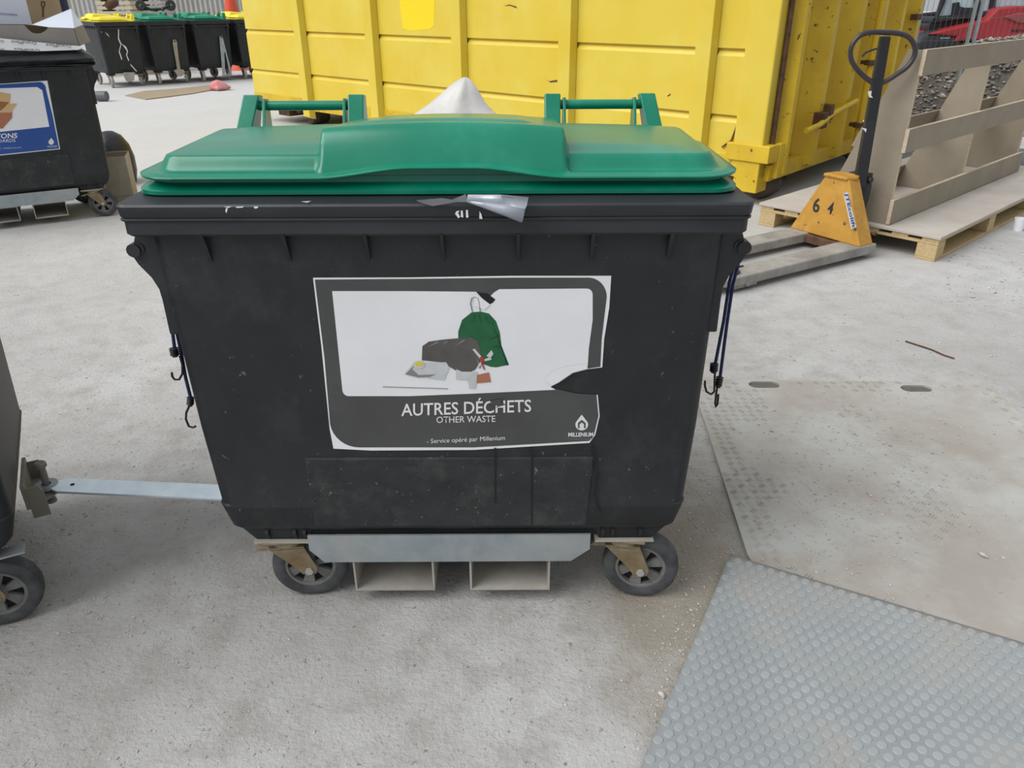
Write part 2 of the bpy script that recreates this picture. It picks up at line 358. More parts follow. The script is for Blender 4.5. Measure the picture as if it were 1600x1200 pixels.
def sm(t): t = max(0.0, min(1.0, t)); return t * t * (3 - 2 * t)
def lid_mesh():
    a, y0, y1, rc = 0.618, -0.337, 0.30, 0.09
    xs = []
    # uneven columns: dense at the rim and at the sides of the raised block
    for seg in ((-1, -0.86, 14), (-0.86, -0.47, 10), (-0.47, -0.36, 16), (-0.36, 0.40, 28), (0.40, 0.50, 16), (0.50, 0.86, 10), (0.86, 1.0, 15)):
        n = seg[2]; last = seg[1] >= 1
        xs += [seg[0] + (seg[1] - seg[0]) * i / (n if not last else n - 1) for i in range(n)]
    ys = []
    for seg in ((y0, -0.21, 40), (-0.21, 0.16, 24), (0.16, y1, 24)):
        n = seg[2]; last = seg[1] >= y1
        ys += [seg[0] + (seg[1] - seg[0]) * i / (n if not last else n - 1) for i in range(n)]
    def hw(y):
        d = min(y - y0, y1 - y)
        return a if d >= rc else a - rc + math.sqrt(max(0, rc * rc - (rc - d) ** 2))
    def sdf(x, y):
        cx, cy = 0, (y0 + y1) / 2; qx = abs(x - cx) - (a - rc); qy = abs(y - cy) - ((y1 - y0) / 2 - rc)
        return -(math.hypot(max(qx, 0), max(qy, 0)) + min(max(qx, qy), 0) - rc)
    BX0, BX1 = -0.245, 0.27
    vs = []
    for y in ys:
        for s in xs:
            x = s * hw(y); d = sdf(x, y)
            edge = 1.134 - 0.005 * sm((0.02 - d) / 0.02)
            wv = sm((x - BX0 - 0.0) / 0.2) * sm((BX1 - x) / 0.2)
            edge += 0.020 * wv * sm((-0.16 - y) / 0.1)
            crown = 0.014 * (1 - (x / a) ** 2) * (1 - ((y + 0.05) / 0.45) ** 2)
            fallr = 0.03 * sm((y - 0.05) / 0.25)
            z = edge + (1.163 - 1.134) * sm((d - 0.034) / 0.026) + crown * sm((d - 0.04) / 0.1) - fallr
            bk = sm((x - BX0) / 0.016) * sm((BX1 - x) / 0.016)
            top = 1.212 - 0.095 * (y + 0.26) + 0.012 * (1 - ((x - 0.0125) / 0.258) ** 2)
            if -0.19 < x - 0.012 < 0.19 and y > -0.215: top += 0.005 * sm((y + 0.215) / 0.012) * sm((0.19 - abs(x - 0.012)) / 0.03) * sm((0.12 - y) / 0.05)
            fr = math.sin(0.5 * math.pi * max(0, min(1, (y + 0.318) / 0.055)))
            zb = edge + (top - edge) * fr
            zb = zb if zb > z else z
            z = z + (zb - z) * bk * (1 - sm((y - 0.16) / 0.09))
            vs.append((x, y, z))
    nx = len(xs); fs = [(j * nx + i, j * nx + i + 1, (j + 1) * nx + i + 1, (j + 1) * nx + i) for j in range(len(ys) - 1) for i in range(nx - 1)]
    m = MB(); m.add(vs, fs); return m

def make_bin(name, label, loc, rz=0):
    root = thing(name, label, 'waste bin', loc, rz, 'four-wheeled charcoal waste bins')
    # body shell
    b = MB(); secs = []
    for z, hx, r in ((0.238, 0.545, 0.03), (0.262, 0.562, 0.032), (0.318, 0.578, 0.034), (0.326, 0.580, 0.034), (0.330, 0.577, 0.034), (0.55, 0.586, 0.036), (0.80, 0.589, 0.038), (1.03, 0.59, 0.038)):
        yf = yfront(z) + (0.014 if z < 0.25 else 0.0) - (0.003 if z < 0.328 and z > 0.25 else 0)
        secs.append(rrect(-hx, hx, yf, -yf, r, z))
    b.loft(secs); body = b.build('body', m_body, root, smooth=True)
    # lower front panel, slightly proud
    p = MB(); z0, z1 = 0.262, 0.47; pts = []
    for x, z in ((-0.345, z0), (0.335, z0), (0.345, z1), (-0.345, z1)): pts.append((x, yfront(z) - 0.005, z))
    p.prism(pts, (0, 0.02, 0)); p.build('front_panel', m_scuff, body, bevel=0.004)
    # rim in two bands
    r = MB(); r.loft([rrect(-hx, hx, -hy, hy, 0.022, z) for hx, hy, z in ((0.620, 0.376, 1.022), (0.625, 0.380, 1.027), (0.625, 0.380, 1.052), (0.627, 0.382, 1.0525), (0.629, 0.384, 1.0545),
                      (0.6295, 0.3845, 1.0575), (0.6265, 0.3815, 1.0598), (0.629, 0.384, 1.063), (0.631, 0.386, 1.083), (0.628, 0.383, 1.0875), (0.585, 0.345, 1.090))])
    r.build('rim', m_rim, root, smooth=True)
    # small stiffening ribs under the rim
    for x in (-0.471, -0.308, -0.144, 0.01, 0.164, 0.315, 0.473):
        q = MB(); zt = 1.026; zb = 0.962
        q.prism([(x - 0.004, yfront(zt) + 0.01, zt), (x - 0.004, yfront(zt) - 0.026, zt), (x - 0.004, yfront(zb) - 0.001, zb), (x - 0.004, yfront(zb) + 0.01, zb)], (0.008, 0, 0))
        q.build('rim_rib', m_body, root, bevel=0.001)
    # side gussets with the lifting pins
    for s in (-1, 1):
        for yy in (-0.332, 0.292):
            q = MB(); prof = [(0.54, 1.028), (0.622, 1.028), (0.632, 1.0), (0.640, 0.985), (0.642, 0.968), (0.634, 0.95), (0.612, 0.92), (0.602, 0.895), (0.600, 0.87), (0.600, 0.79), (0.54, 0.79)]
            q.prism([(s * x, yy, z) for x, z in prof], (0, 0.04, 0)); q.build('side_gusset', m_body, root, bevel=0.004)
        q = MB(); q.tube([(s * 0.625, -0.335, 0.985), (s * 0.625, 0.335, 0.985)], 0.013, 12)
        q.tube([(s * 0.633, -0.34, 0.982), (s * 0.633, -0.31, 0.982)], 0.0145, 12); q.build('lifting_pin', m_black, root)
    # feet under the four corners
    for sx in (-1, 1):
        for sy in (-1, 1):
            ft = MB()
            yo = sy * 0.302; yi = sy * 0.19
            A = lambda x, y, z: (sx * x, y, z)
            bt = [A(0.37, min(yo, yi), 0.208), A(0.505, min(yo, yi), 0.208), A(0.505, max(yo, yi), 0.208), A(0.37, max(yo, yi), 0.208)]
            tp = [A(0.36, min(yo, yi), 0.245), A(0.537, min(yo, yi), 0.245), A(0.537, max(yo, yi), 0.245), A(0.36, max(yo, yi), 0.245)]
            if sx < 0: bt.reverse(); tp.reverse()
            ft.hexa(bt, tp)
            for fx in (0.375, 0.40, 0.47):
                ft.prism([A(fx, yo, 0.208), A(fx, yo + sy * 0.014, 0.238), A(fx, yo, 0.246)], (sx * 0.008, 0, 0))
            ft.build('corner_foot', m_body, root)
            pl = MB(); pl.box(min(sx * 0.36, sx * 0.51), max(sx * 0.36, sx * 0.51), min(yo, yi) - 0.012, max(yo, yi) + 0.012, 0.2035, 0.2085); pl.build('caster_plate', m_dustysteel, root)
    # steel lifting frame: front and back plates, two fork pockets
    for s in (-1, 1):
        q = MB(); y = s * 0.32
        q.prism([(-0.37, y, 0.232), (0.347, y, 0.232), (0.347, y, 0.186), (0.30, y, 0.148), (-0.335, y, 0.147), (-0.37, y, 0.186)], (0, -s * 0.006, 0)); q.build('frame_plate', m_zinc, root)
    q = MB(); q.box(-0.45, 0.43, -0.30, 0.30, 0.222, 0.24); q.build('under_shade', m_dark, root)  # dark slab added as painted shade in the gap below the body
    for x0 in (-0.266, 0.037):
        q = MB(); t = 0.005; x1 = x0 + 0.21; z0, z1 = 0.045, 0.147
        q.box(x0, x1, -0.312, 0.312, z0, z0 + t); q.box(x0, x1, -0.312, 0.312, z1 - t, z1); q.box(x0, x0 + t, -0.312, 0.312, z0 + t, z1 - t); q.box(x1 - t, x1, -0.312, 0.312, z0 + t, z1 - t)
        q.build('fork_pocket', m_dustysteel, root)
        for yy in (-0.24, 0.2):
            q = MB(); q.box(x0 + 0.02, x1 - 0.02, yy, yy + 0.04, z1, 0.224); q.build('pocket_spacer', m_zinc, root)
    add_caster(root, -0.44, -0.262, R_(6)); add_caster(root, 0.44, -0.262, R_(-8)); add_caster(root, -0.44, 0.262, R_(25)); add_caster(root, 0.44, 0.262, R_(160))
    return root

def add_lid(root, m_green):
    # lower lid
    b = MB(); b.loft([rrect(-hx, hx, yf, yr, 0.06, z) for hx, yf, yr, z in ((0.612, -0.322, 0.31, 1.0905), (0.617, -0.327, 0.315, 1.0935), (0.617, -0.327, 0.315, 1.101), (0.610, -0.320, 0.308, 1.107),
                      (0.598, -0.311, 0.295, 1.110), (0.592, -0.306, 0.285, 1.114), (0.59, -0.304, 0.25, 1.126), (0.56, -0.28, 0.2, 1.128))])
    b.box(-0.232, 0.256, -0.302, -0.28, 1.11, 1.152)
    lo = b.build('lower_lid', m_green, root, smooth=True)
    o = lid_mesh().build('lid', m_green, root, smooth=True, solid=0.005)
    # hinge handles at the back: two arms and a bar each
    for xa, xb, la, lb in ((-0.545, -0.265, -0.03, 0.0), (0.262, 0.515, 0.0, 0.03)):
        hm = None
        for xc, lean in ((xa, la), (xb, lb)):
            w2 = 0.021
            lo_ = [(xc - w2 + lean * 0.8, 0.25, 1.118), (xc + w2 + lean * 0.8, 0.25, 1.118), (xc + w2 + lean * 0.8, 0.335, 1.10), (xc - w2 + lean * 0.8, 0.335, 1.10)]
            tp = [(xc - w2, 0.298, 1.218), (xc + w2, 0.298, 1.218), (xc + w2, 0.336, 1.212), (xc - w2, 0.336, 1.212)]
            hs = MB(); hs.hexa(lo_, tp); arm = hs.build('hinge_arm', m_green, root, bevel=0.003); hm = hm or arm
            sgn = 1 if xc == xa else -1
            xi = xc + sgn * (w2 + 0.011)
            lo2 = [(xi - 0.004, 0.255, 1.12), (xi + 0.004, 0.255, 1.12), (xi + 0.004, 0.335, 1.10), (xi - 0.004, 0.335, 1.10)]
            tp2 = [(xi - 0.004, 0.30, 1.208), (xi + 0.004, 0.30, 1.208), (xi + 0.004, 0.334, 1.203), (xi - 0.004, 0.334, 1.203)]
            hs = MB(); hs.hexa(lo2, tp2); hs.build('arm_cheek', m_green, arm, bevel=0.0015)
        br = MB(); br.tube([(xa, 0.316, 1.188), (xb, 0.316, 1.188)], 0.0125, 16); br.build('handle_bar', m_green, hm, smooth=True)
    return o

main = make_bin('waste_bin', 'charcoal waste bin with closed green lid and torn AUTRES DÉCHETS sticker, in front', (-0.15, 1.885, 0))
left = copy_tree(main); left.location = (-1.872, 1.53, 0); left.rotation_euler = (0, 0, R_(28))
left['label'] = 'charcoal waste bin cut off by the left edge, with coupling pin and caster'
mid = copy_tree(main); MIDY = R_(30); mid.location = (-3.59, 5.70, 0); mid.rotation_euler = (0, 0, MIDY)
mid['label'] = 'charcoal waste bin with blue CARTONS sticker, loaded with cardboard boxes'
FARR = R_(-50); fdir = Vector((0.766, 0.643, 0)); fnorm = Vector((0.643, -0.766, 0)); F0 = PZ(203, 136)
FAR = []
for k, (lab, lm_) in enumerate((('distant charcoal bin with yellow lid and white scribble, leftmost of the row', 'y'), ('distant charcoal bin with green lid and straight beige drawbar folded up', 'g'),
                                ('distant charcoal bin with green lid and forked grey drawbar folded up', 'g'), ('distant bin with yellow lid mostly hidden by the yellow container', 'y'))):
    o = copy_tree(main, None, ('frame_plate', 'fork_pocket', 'pocket_spacer', 'under_shade')); c = F0 + fdir * 0.84 * k - fnorm * 0.57; o.location = (c.x, c.y, 0); o.rotation_euler = (0, 0, FARR); o['label'] = lab; FAR.append((o, lm_))
add_lid(main, m_green); add_lid(left, m_green)
for o, lm_ in FAR:
    for ca in [c for c in o.children if c.name.startswith('caster') and not c.name.startswith('caster_plate')]:
        for ty in [c for c in ca.children if c.name.startswith('tyre')]:
            ty.material_slots[0].link = 'OBJECT'; ty.material_slots[0].material = m_dustysteel
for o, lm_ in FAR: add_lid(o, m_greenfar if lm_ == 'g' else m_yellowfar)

# sticker helpers: picture points carried onto a bin's sloping front face
def face_proj(root, off):
    loc = Matrix.Translation(root.location) @ root.rotation_euler.to_matrix().to_4x4(); inv = loc.inverted()
    p0 = loc @ Vector((0, yfront(1.02) - off, 1.02)); n = (loc.to_3x3() @ Vector((0, -1, -0.0487))).normalized()
    return lambda x, y: inv @ PP(x, y, p0, n)
def decal(name, pts, root, off, mat, parent, thick=0.0004):
    pr = face_proj(root, off); return sheet(name, [pr(*p) for p in pts], thick, (0, -1, -0.0487), mat, parent)
def label_text(txt, x0, y0, x1, y1, root, off, mat, parent, slope=0.0, bold=0.0):
    pr = face_proj(root, off); dy = slope * (x1 - x0)
    return text_fit(txt, (pr(x0, y1), pr(x1, y1 + dy), pr(x1, y0 + dy), pr(x0, y0)), mat, parent, bold=bold)
def arc(cx, cy, rx, ry, a0, a1, n=8): return [(cx + rx * math.cos(R_(a0 + (a1 - a0) * i / n)), cy + ry * math.sin(R_(a0 + (a1 - a0) * i / n))) for i in range(n + 1)]

st = decal('sticker', [(489, 434), (640, 433.5), (800, 431), (955, 431), (952, 480), (944, 530), (941, 574), (918, 577), (895, 583), (873, 598), (858, 605), (868, 609), (900, 616), (934, 617), (937, 650), (930, 680), (921, 692), (740, 703), (580, 704), (521, 701), (515, 670), (502, 540)], main, 0.0012, m_white, main)
decal('sticker_frame', [(492, 437), (640, 436), (800, 434)] + arc(920, 464, 28, 30, -90, 0) + [(946, 480), (940, 530), (938, 573), (918, 576), (895, 582), (873, 597), (860, 604.5), (870, 608), (900, 615), (932, 617), (935, 650), (927, 683), (920, 689), (740, 699)] + arc(561, 655, 46, 44, 90, 170) + [(507, 560)], main, 0.0018, m_pgrey, st)
decal('picture_panel', [(519, 455), (640, 455), (744, 456), (758, 471), (772, 457)] + [(780, 452), (900, 451)] + arc(917, 460, 9, 9, -90, 0, 5) + [(926, 500), (920, 545), (918, 576), (895, 582), (873, 597), (860, 604.5), (868, 609), (740, 615)] + [(640, 619)] + arc(545, 609, 10, 10, 90, 172, 5), main, 0.0024, m_white, st)
decal('curled_tear', [(852, 594), (862, 582), (885, 573), (916, 570), (918, 576), (895, 582), (873, 597), (862, 603), (857, 598)], main, 0.006, m_white, st)
decal('torn_hole', [(744, 456), (752, 458), (762, 459), (774, 468), (770, 473), (764, 476)], main, 0.003, m_dark, st)
decal('curled_flap', [(741, 457), (766, 476), (757, 484), (741, 478)], main, 0.004, m_white, st)
gb = [(737, 488), (751, 487), (764, 490), (775, 502), (781, 520), (784, 545), (789, 560), (792, 571), (795, 570), (775, 574), (766, 573), (745, 565), (716, 540), (716, 518), (722, 500)]
decal('drawn_green_bag', gb, main, 0.0030, m_pgreen, st)
for q in ([(741, 492), (743, 491), (739, 505)], [(748, 492), (750, 492), (752, 508)], [(757, 494), (759, 494), (766, 507)], [(763, 531), (780, 524), (781, 526)], [(766, 542), (782, 540), (782, 543)]):
    decal('drawn_fold', q, main, 0.0034, m_pgreen2, st)
lp = face_proj(main, 0.0034); ring = [lp(x, y) for x, y in ((738, 487), (735, 474), (737, 466), (742, 464), (747, 466), (749, 474), (750, 486))]
MB().tube(ring, 0.0011, 6).build('drawn_bag_loop', m_pmid, st)
decal('drawn_dark_bag', [(659, 563), (660, 541), (670, 534), (690, 531), (735, 527), (746, 533), (751, 548), (750, 566), (742, 578), (732, 582), (712, 579), (697, 570), (690, 566)], main, 0.0034, m_pbag, st)
for q in ([(667, 543), (683, 534), (686, 535)], [(690, 539), (698, 533), (700, 534)], [(712, 540), (724, 531), (727, 532)], [(744, 558), (752, 574), (749, 576)]):
    decal('drawn_fold', q, main, 0.0038, m_pmid, st)
for q in ([(751, 562), (738, 546), (742, 545), (753, 558)], [(751, 563), (767, 558), (768, 562), (752, 566)], [(760, 556), (768, 547), (771, 553), (766, 560)], [(750, 566), (745, 574), (748, 575), (753, 567)]):
    decal('drawn_bag_tie', q, main, 0.0042, m_plight, st)
for q in ([(749, 558), (755, 557), (758, 566), (753, 567)], [(751, 566), (754, 566), (758, 578), (756, 578)]):
    decal('drawn_red_tie', q, main, 0.0046, m_pred, st)
decal('drawn_tray', [(632, 584), (648, 565), (662, 567), (697, 566), (702, 574), (694, 594), (676, 592)], main, 0.0038, m_plight, st)
decal('drawn_tray_side', [(633, 585), (648, 570), (644, 577), (654, 586), (680, 585), (672, 589), (654, 590)], main, 0.0042, m_pmid, st)
decal('drawn_tub', arc(655, 570, 9, 6, 0, 360, 16)[:-1], main, 0.0046, m_plight, st)
decal('drawn_tub_lid', arc(655, 568.5, 7, 3.6, 0, 360, 16)[:-1], main, 0.0050, m_pyel, st)
decal('drawn_beaker', [(713, 577), (722, 581), (746, 581), (743, 607), (733, 607), (731, 594), (712, 593)], main, 0.0038, m_plight, st)
decal('drawn_brown_cup', [(746, 586), (764, 582), (767, 597), (745, 599)], main, 0.0038, m_pbrown, st)
decal('drawn_table_line', [(598, 604), (700, 607), (700, 608), (598, 605)], main, 0.0034, m_pmid, st)
label_text('AUTRES DÉCHETS', 627, 626, 830, 650.5, main, 0.0028, m_ink, st, -0.034, 0.012)
label_text('OTHER WASTE', 682, 651, 774, 661, main, 0.0028, m_ink, st, -0.02, 0.004)
label_text('- Service opéré par Millenium', 667, 686, 789, 695, main, 0.0028, m_ink, st, -0.045)
decal('logo_drop', [(909, 648)] + arc(909, 663.5, 10, 9, -25, 205, 14), main, 0.0028, m_ink, st)
decal('logo_house', [(903, 669), (903, 661), (909, 656), (915, 661), (915, 669), (912.5, 669), (912.5, 663), (909, 660), (905.5, 663), (905.5, 669)], main, 0.0032, m_pgrey, st)
label_text('MILLENIUM', 888, 676, 927, 682.5, main, 0.0028, m_ink, st, -0.01, 0.03)
label_text('LA RECYCLERIE', 890, 684.5, 924, 687, main, 0.0028, m_pmid, st)
decal('marker_scribble', [(765, 627), (786, 623), (782, 628), (790, 632), (774, 637), (780, 633), (762, 636), (770, 632)], main, 0.0036, m_pgrey, st)
for x0, y0, y1 in ((774, 700, 786), (831, 700, 822)):
    decal('tar_streak', [(x0 - 1.6, y0), (x0 + 1.6, y0), (x0 + 1.0, y1), (x0 - 1.0, y1)], main, 0.0062, m_dark, main)
decal('surface_crack', [(926, 690), (930, 705), (936, 745), (932, 775), (938, 800), (935, 800), (929, 776), (932, 746), (926, 706)], main, 0.0062, m_dark, main)
# paint left on the rim
def rimdecal(pts, mat, name):
    inv = toloc(main); return sheet(name, [inv @ PY(x, y, 1.885 - 0.3868) for x, y in pts], 0.0003, (0, -1, 0), mat, main)
for pts in ([(350, 323), (362, 322.5), (357, 325)], [(353, 325), (356, 326), (354, 333), (352, 330)], [(368, 323), (381, 322.5), (379, 324.5), (370, 325)], [(396, 322.5), (404, 322.5), (402, 325.5), (398, 326)], [(470, 315), (486, 314), (480, 316.5)],
            [(713, 330), (718, 329), (716, 333), (719, 339), (716, 341), (711, 334)], [(720, 329), (723, 329), (724, 340), (720, 339)], [(728, 328), (731, 328), (732, 340), (728, 340)], [(749, 330), (752, 334), (754, 342), (749, 342)]):
    rimdecal(pts, m_ink, 'paint_trace')

# silver tape crumpled over the rim
tp = MB(); inv = toloc(main)
def tq(pts): return [tuple(inv @ PY(x, y, Y)) for x, y, Y in pts]
tp.add(tq([(731, 304, 1.492), (780, 304, 1.488), (826, 308, 1.484), (823, 322, 1.470), (812, 345, 1.476), (790, 338, 1.478), (729, 314, 1.488)]), [(0, 1, 2, 3, 4, 5, 6)])
cone = []
c0 = inv @ PY(729, 314, 1.490); c1 = inv @ PY(818, 335, 1.480)
axd = (c1 - c0).normalized()
for i, (t, r) in enumerate(((0, 0.002), (0.3, 0.006), (0.65, 0.011), (1.0, 0.0165))):
    c = c0.lerp(c1, t); up = Vector((0, -1, 0)); q = axd.cross(up).normalized()
    cone.append([tuple(c + (up * math.cos(a) + q * math.sin(a)) * r) for a in [2 * math.pi * j / 14 for j in range(14)]])
tp.loft(cone, False, False)
tape = tp.build('tape_strip', m_tape, main, smooth=True, solid=0.0006)
t2 = MB(); t2.add(tq([(650, 313, 1.494), (690, 309.5, 1.494), (706, 312, 1.494), (728, 303, 1.492), (730, 316, 1.490), (712, 316, 1.493), (676, 322, 1.492), (658, 317, 1.4935)]), [(0, 1, 6, 7), (1, 2, 5, 6), (2, 3, 4, 5)])
t2.build('tape_end', m_tapeb, main, solid=0.0006)

# tow bar between the two coupled bins
PINX, PINY = left.location.x + 0.622 * math.cos(R_(28)), left.location.y + 0.622 * math.sin(R_(28))
towbar = thing('tow_bar', 'zinc tow bar with painted sky sheen bridging the two coupled bins above the floor', 'tow bar', (PINX, PINY, 0))
a0 = Vector((0.02, 0, 0.212)); a1 = Vector((-0.655 - PINX, 1.775 - PINY, 0.2075)); d = (a1 - a0).normalized(); n = Vector((-d.y, d.x, 0)) * 0.034
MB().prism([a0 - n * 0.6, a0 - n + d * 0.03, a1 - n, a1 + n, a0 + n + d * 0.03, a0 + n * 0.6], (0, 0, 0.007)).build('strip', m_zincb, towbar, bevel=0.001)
q = MB(); q.lathe([(0.03, 0.0), (0.03, 0.009), (0.0125, 0.009), (0.0125, 0.0)], T(0, 0, 0.2115), 24, closed=True); q.build('coupling_eye', m_zinc, towbar)
q = MB(); q.lathe([(0.006, 0), (0.006, 0.0008)], T(0.075, -0.002, 0.2185), 14); q.build('hole', m_dark, towbar)
q = MB(); q.box(-0.705, -0.65, 1.735, 1.81, 0.196, 0.206); q.tube([(-0.70, 1.725, 0.203), (-0.70, 1.82, 0.203)], 0.009, 10); q.v = [(x - PINX, y - PINY, z) for x, y, z in q.v]; q.build('pivot', m_khaki, towbar)
# coupling bracket on the right-hand side of the cut-off bin
hb = MB(); hb.box(0.572, 0.582, -0.085, 0.085, 0.20, 0.275)
hb.prism([(x, y, 0.2) for x, y in ((0.58, -0.075), (0.612, -0.07), (0.65, -0.03), (0.65, 0.03), (0.612, 0.07), (0.58, 0.075))], (0, 0, 0.006))
for yy in (-0.078, 0.073):
    hb.prism([(0.58, yy, 0.165), (0.622, yy, 0.165), (0.622, yy, 0.238), (0.612, yy, 0.262), (0.58, yy, 0.262)], (0, 0.005, 0))
hk = hb.build('coupling_bracket', m_khaki, left, bevel=0.001)
pn = MB(); pn.lathe([(0.014, -0.05), (0.014, -0.04), (0.009, -0.036), (0.009, 0.065), (0.0165, 0.068), (0.0165, 0.078), (0.012, 0.082)], T(0.622, 0.0, 0.21), 16); pn.build('coupling_pin', m_khaki, left)
pl = MB(); pl.box(0.50, 0.575, -0.31, -0.27, 0.212, 0.217); pl.lathe([(0.007, 0), (0.007, 0.002)], T(0.555, -0.29, 0.2168), 12); pl.build('bracket_tab', m_zinc, left)

# ------------------------------------------------------------------ bungee cords hooked on the main bin
def hook(pts, Y, parent, r=0.0028, name='hook'):
    MB().tube([PY(x, y, Y) for x, y in pts], r, 8).build(name, m_cordblk, parent, smooth=True)
def wrap(x0, y0, x1, y1, Y, parent, r=0.009):
    a, b = PY(x0, y0, Y), PY(x1, y1, Y); k = 9
    MB().tube([a.lerp(b, i / k) for i in range(k + 1)], [r * (0.7 + 0.3 * (i % 2)) * (1.0 if 0 < i < k else 0.6) for i in range(k + 1)], 10).build('cord_wrap', m_cordblk, parent, smooth=True)
YB = 1.74
br = thing('bungee_cord', 'doubled navy bungee cord hanging with two hooks at the right of the main bin', 'bungee cord', (0.6, YB, 0.97), 0, 'navy bungee cords')
bl = thing('bungee_cord', 'short navy bungee cord with hooks at the left side of the main bin', 'bungee cord', (-0.75, 1.66, 0.97), 0, 'navy bungee cords')
def cord(pts, Y, parent):
    MB().tube([PY(x, y, Y) for x, y in pts], 0.0042, 8).build('cord', m_blue, parent, smooth=True)
br.location = (0, 0, 0); bl.location = (0, 0, 0)
cord([(1158, 380), (1150, 405), (1140, 440), (1131, 500), (1117, 572)], YB, br); cord([(1162, 380), (1154, 410), (1145, 445), (1136, 505), (1125, 590)], YB + 0.01, br)
wrap(1116, 567, 1115, 582, YB, br, 0.011); wrap(1125, 588, 1122, 605, YB + 0.01, br, 0.010)
hook([(1117, 582), (1116.5, 600), (1116, 612), (1111, 616), (1104, 612), (1101.5, 603), (1101.5, 595)], YB, br)
hook([(1121, 603), (1119, 615), (1117.5, 630), (1118.5, 636), (1121, 632), (1122.5, 616)], YB + 0.01, br)
YL = 1.64
cord([(252, 440), (262, 480), (270, 522), (273, 545)], YL, bl); cord([(258, 440), (268, 480), (277, 522), (282, 545), (290, 590), (298, 622)], YL + 0.01, bl)
wrap(271, 543, 274, 557, YL, bl, 0.011); wrap(298, 620, 297, 634, YL + 0.01, bl, 0.009)
hook([(281, 556), (285, 570), (285, 584), (280, 593), (273, 593), (269, 588), (268.5, 582)], YL, bl)
hook([(296, 634), (291, 645), (290.5, 655), (295, 666), (301, 668), (306, 666)], YL + 0.01, bl)

# ------------------------------------------------------------------ load of the bin with the blue sticker
ms = decal('sticker', [(-60, 136), (0, 131), (74, 126), (84, 180), (94, 233), (0, 243), (-50, 249)], mid, 0.0012, m_white, mid)
decal('sticker_frame', [(-60, 137), (0, 132)] + arc(62, 140, 10, 12, -90, 0, 5) + [(82, 180), (92.5, 232), (0, 241.5), (-50, 247.5)], mid, 0.0022, m_pblue, ms)
decal('picture_panel', [(-60, 143), (0, 138), (58, 136), (66, 141), (77, 198), (0, 206), (-50, 212)], mid, 0.003, m_white, ms)
decal('drawn_box_flap', [(-20, 140), (17, 147), (16, 160), (-20, 157)], mid, 0.004, m_ptan, ms)
decal('drawn_box_inside', [(-20, 156), (15, 160), (0, 174), (-20, 178)], mid, 0.0044, m_ptan2, ms)
decal('drawn_box_front', [(-20, 178), (19, 174), (19, 184), (4, 201), (-20, 199)], mid, 0.005, m_pbrown, ms)
decal('drawn_box_flap', [(12, 162), (27, 162), (17, 176), (0, 176)], mid, 0.0056, m_ptan, ms)
label_text('CARTONS', -32, 210, 27, 218, mid, 0.0032, m_ink, ms, -0.04, 0.02)
label_text('CARDBOARDS', -32, 219, 24, 224, mid, 0.0032, m_ink, ms, -0.04)
label_text('Service opéré par Millenium', -50, 234, 33, 237, mid, 0.0032, m_plight, ms, -0.06)
decal('logo_drop', [(80, 215.5)] + arc(80, 222, 4.2, 4.2, -25, 205, 10), mid, 0.0032, m_ink, ms)
label_text('MILLENIUM', 74, 228, 89, 230.5, mid, 0.0032, m_ink, ms, -0.06)
# black liner pulled over its rim
ln = MB(); loops = []
for k, (g_, z) in enumerate(((0.008, 0.985), (0.016, 1.0), (0.010, 1.015), (0.020, 1.03), (0.012, 1.045), (0.022, 1.06), (0.012, 1.075), (0.018, 1.09), (0.004, 1.103), (-0.03, 1.13), (-0.06, 1.16), (-0.2, 1.168))):
    lp_ = rrect(-0.631 - g_, 0.631 + g_, -0.386 - g_, 0.386 + g_, 0.05, z, 8)
    # long edges subdivided so that the hem can sag and crease
    fine = []
    for i in range(len(lp_)):
        a = Vector(lp_[i]); b = Vector(lp_[(i + 1) % len(lp_)]); nn = max(1, int((b - a).length / 0.03))
        for j in range(nn): fine.append(a.lerp(b, j / nn))
    res = []
    for p in fine:
        nzv = noise.noise(Vector((p.x * 5, p.y * 5, 3.1 + k * 0.5))); n2 = noise.noise(Vector((p.x * 30, p.y * 30, k * 2.2)))
        out2 = Vector((p.x, p.y, 0)).normalized()
        sag = -0.10 * max(0, -p.x + 0.2) * max(0, 1 - k / 8) + 0.05 * max(0, 1 - k / 6)
        res.append(p + out2 * (0.005 * n2 + 0.006 * noise.noise(Vector((p.x * 4 + k * 9.1, p.y * 4, 5.5)))) + Vector((0, 0, 0.018 * nzv * (k < 3) + 0.005 * n2 + sag)))
    loops.append(res)
mn = min(len(l) for l in loops)
loops = [[l[int(i * len(l) / mn)] for i in range(mn)] for l in loops]
ln.loft(loops, False, True)
lo = ln.build('bin_liner', m_liner, None, smooth=True)
lo.location = mid.location; lo.rotation_euler = mid.rotation_euler
tag(lo, 'shiny black plastic liner pulled over the rim of the cardboard bin', 'bin liner')

def midp(px, py, depth):     # point on a vertical plane parallel to the bin front, depth metres behind its rim, in bin coordinates
    locm = Matrix.Translation(mid.location) @ mid.rotation_euler.to_matrix().to_4x4()
    p0 = locm @ Vector((0, -0.385 + depth, 1.1)); nn = locm.to_3x3() @ Vector((0, -1, 0))
    return locm.inverted() @ PP(px, py, p0, nn)
def midthing(name, label, cat, z):
    o = thing(name, label, cat, mid.location, mid.rotation_euler.z); return o
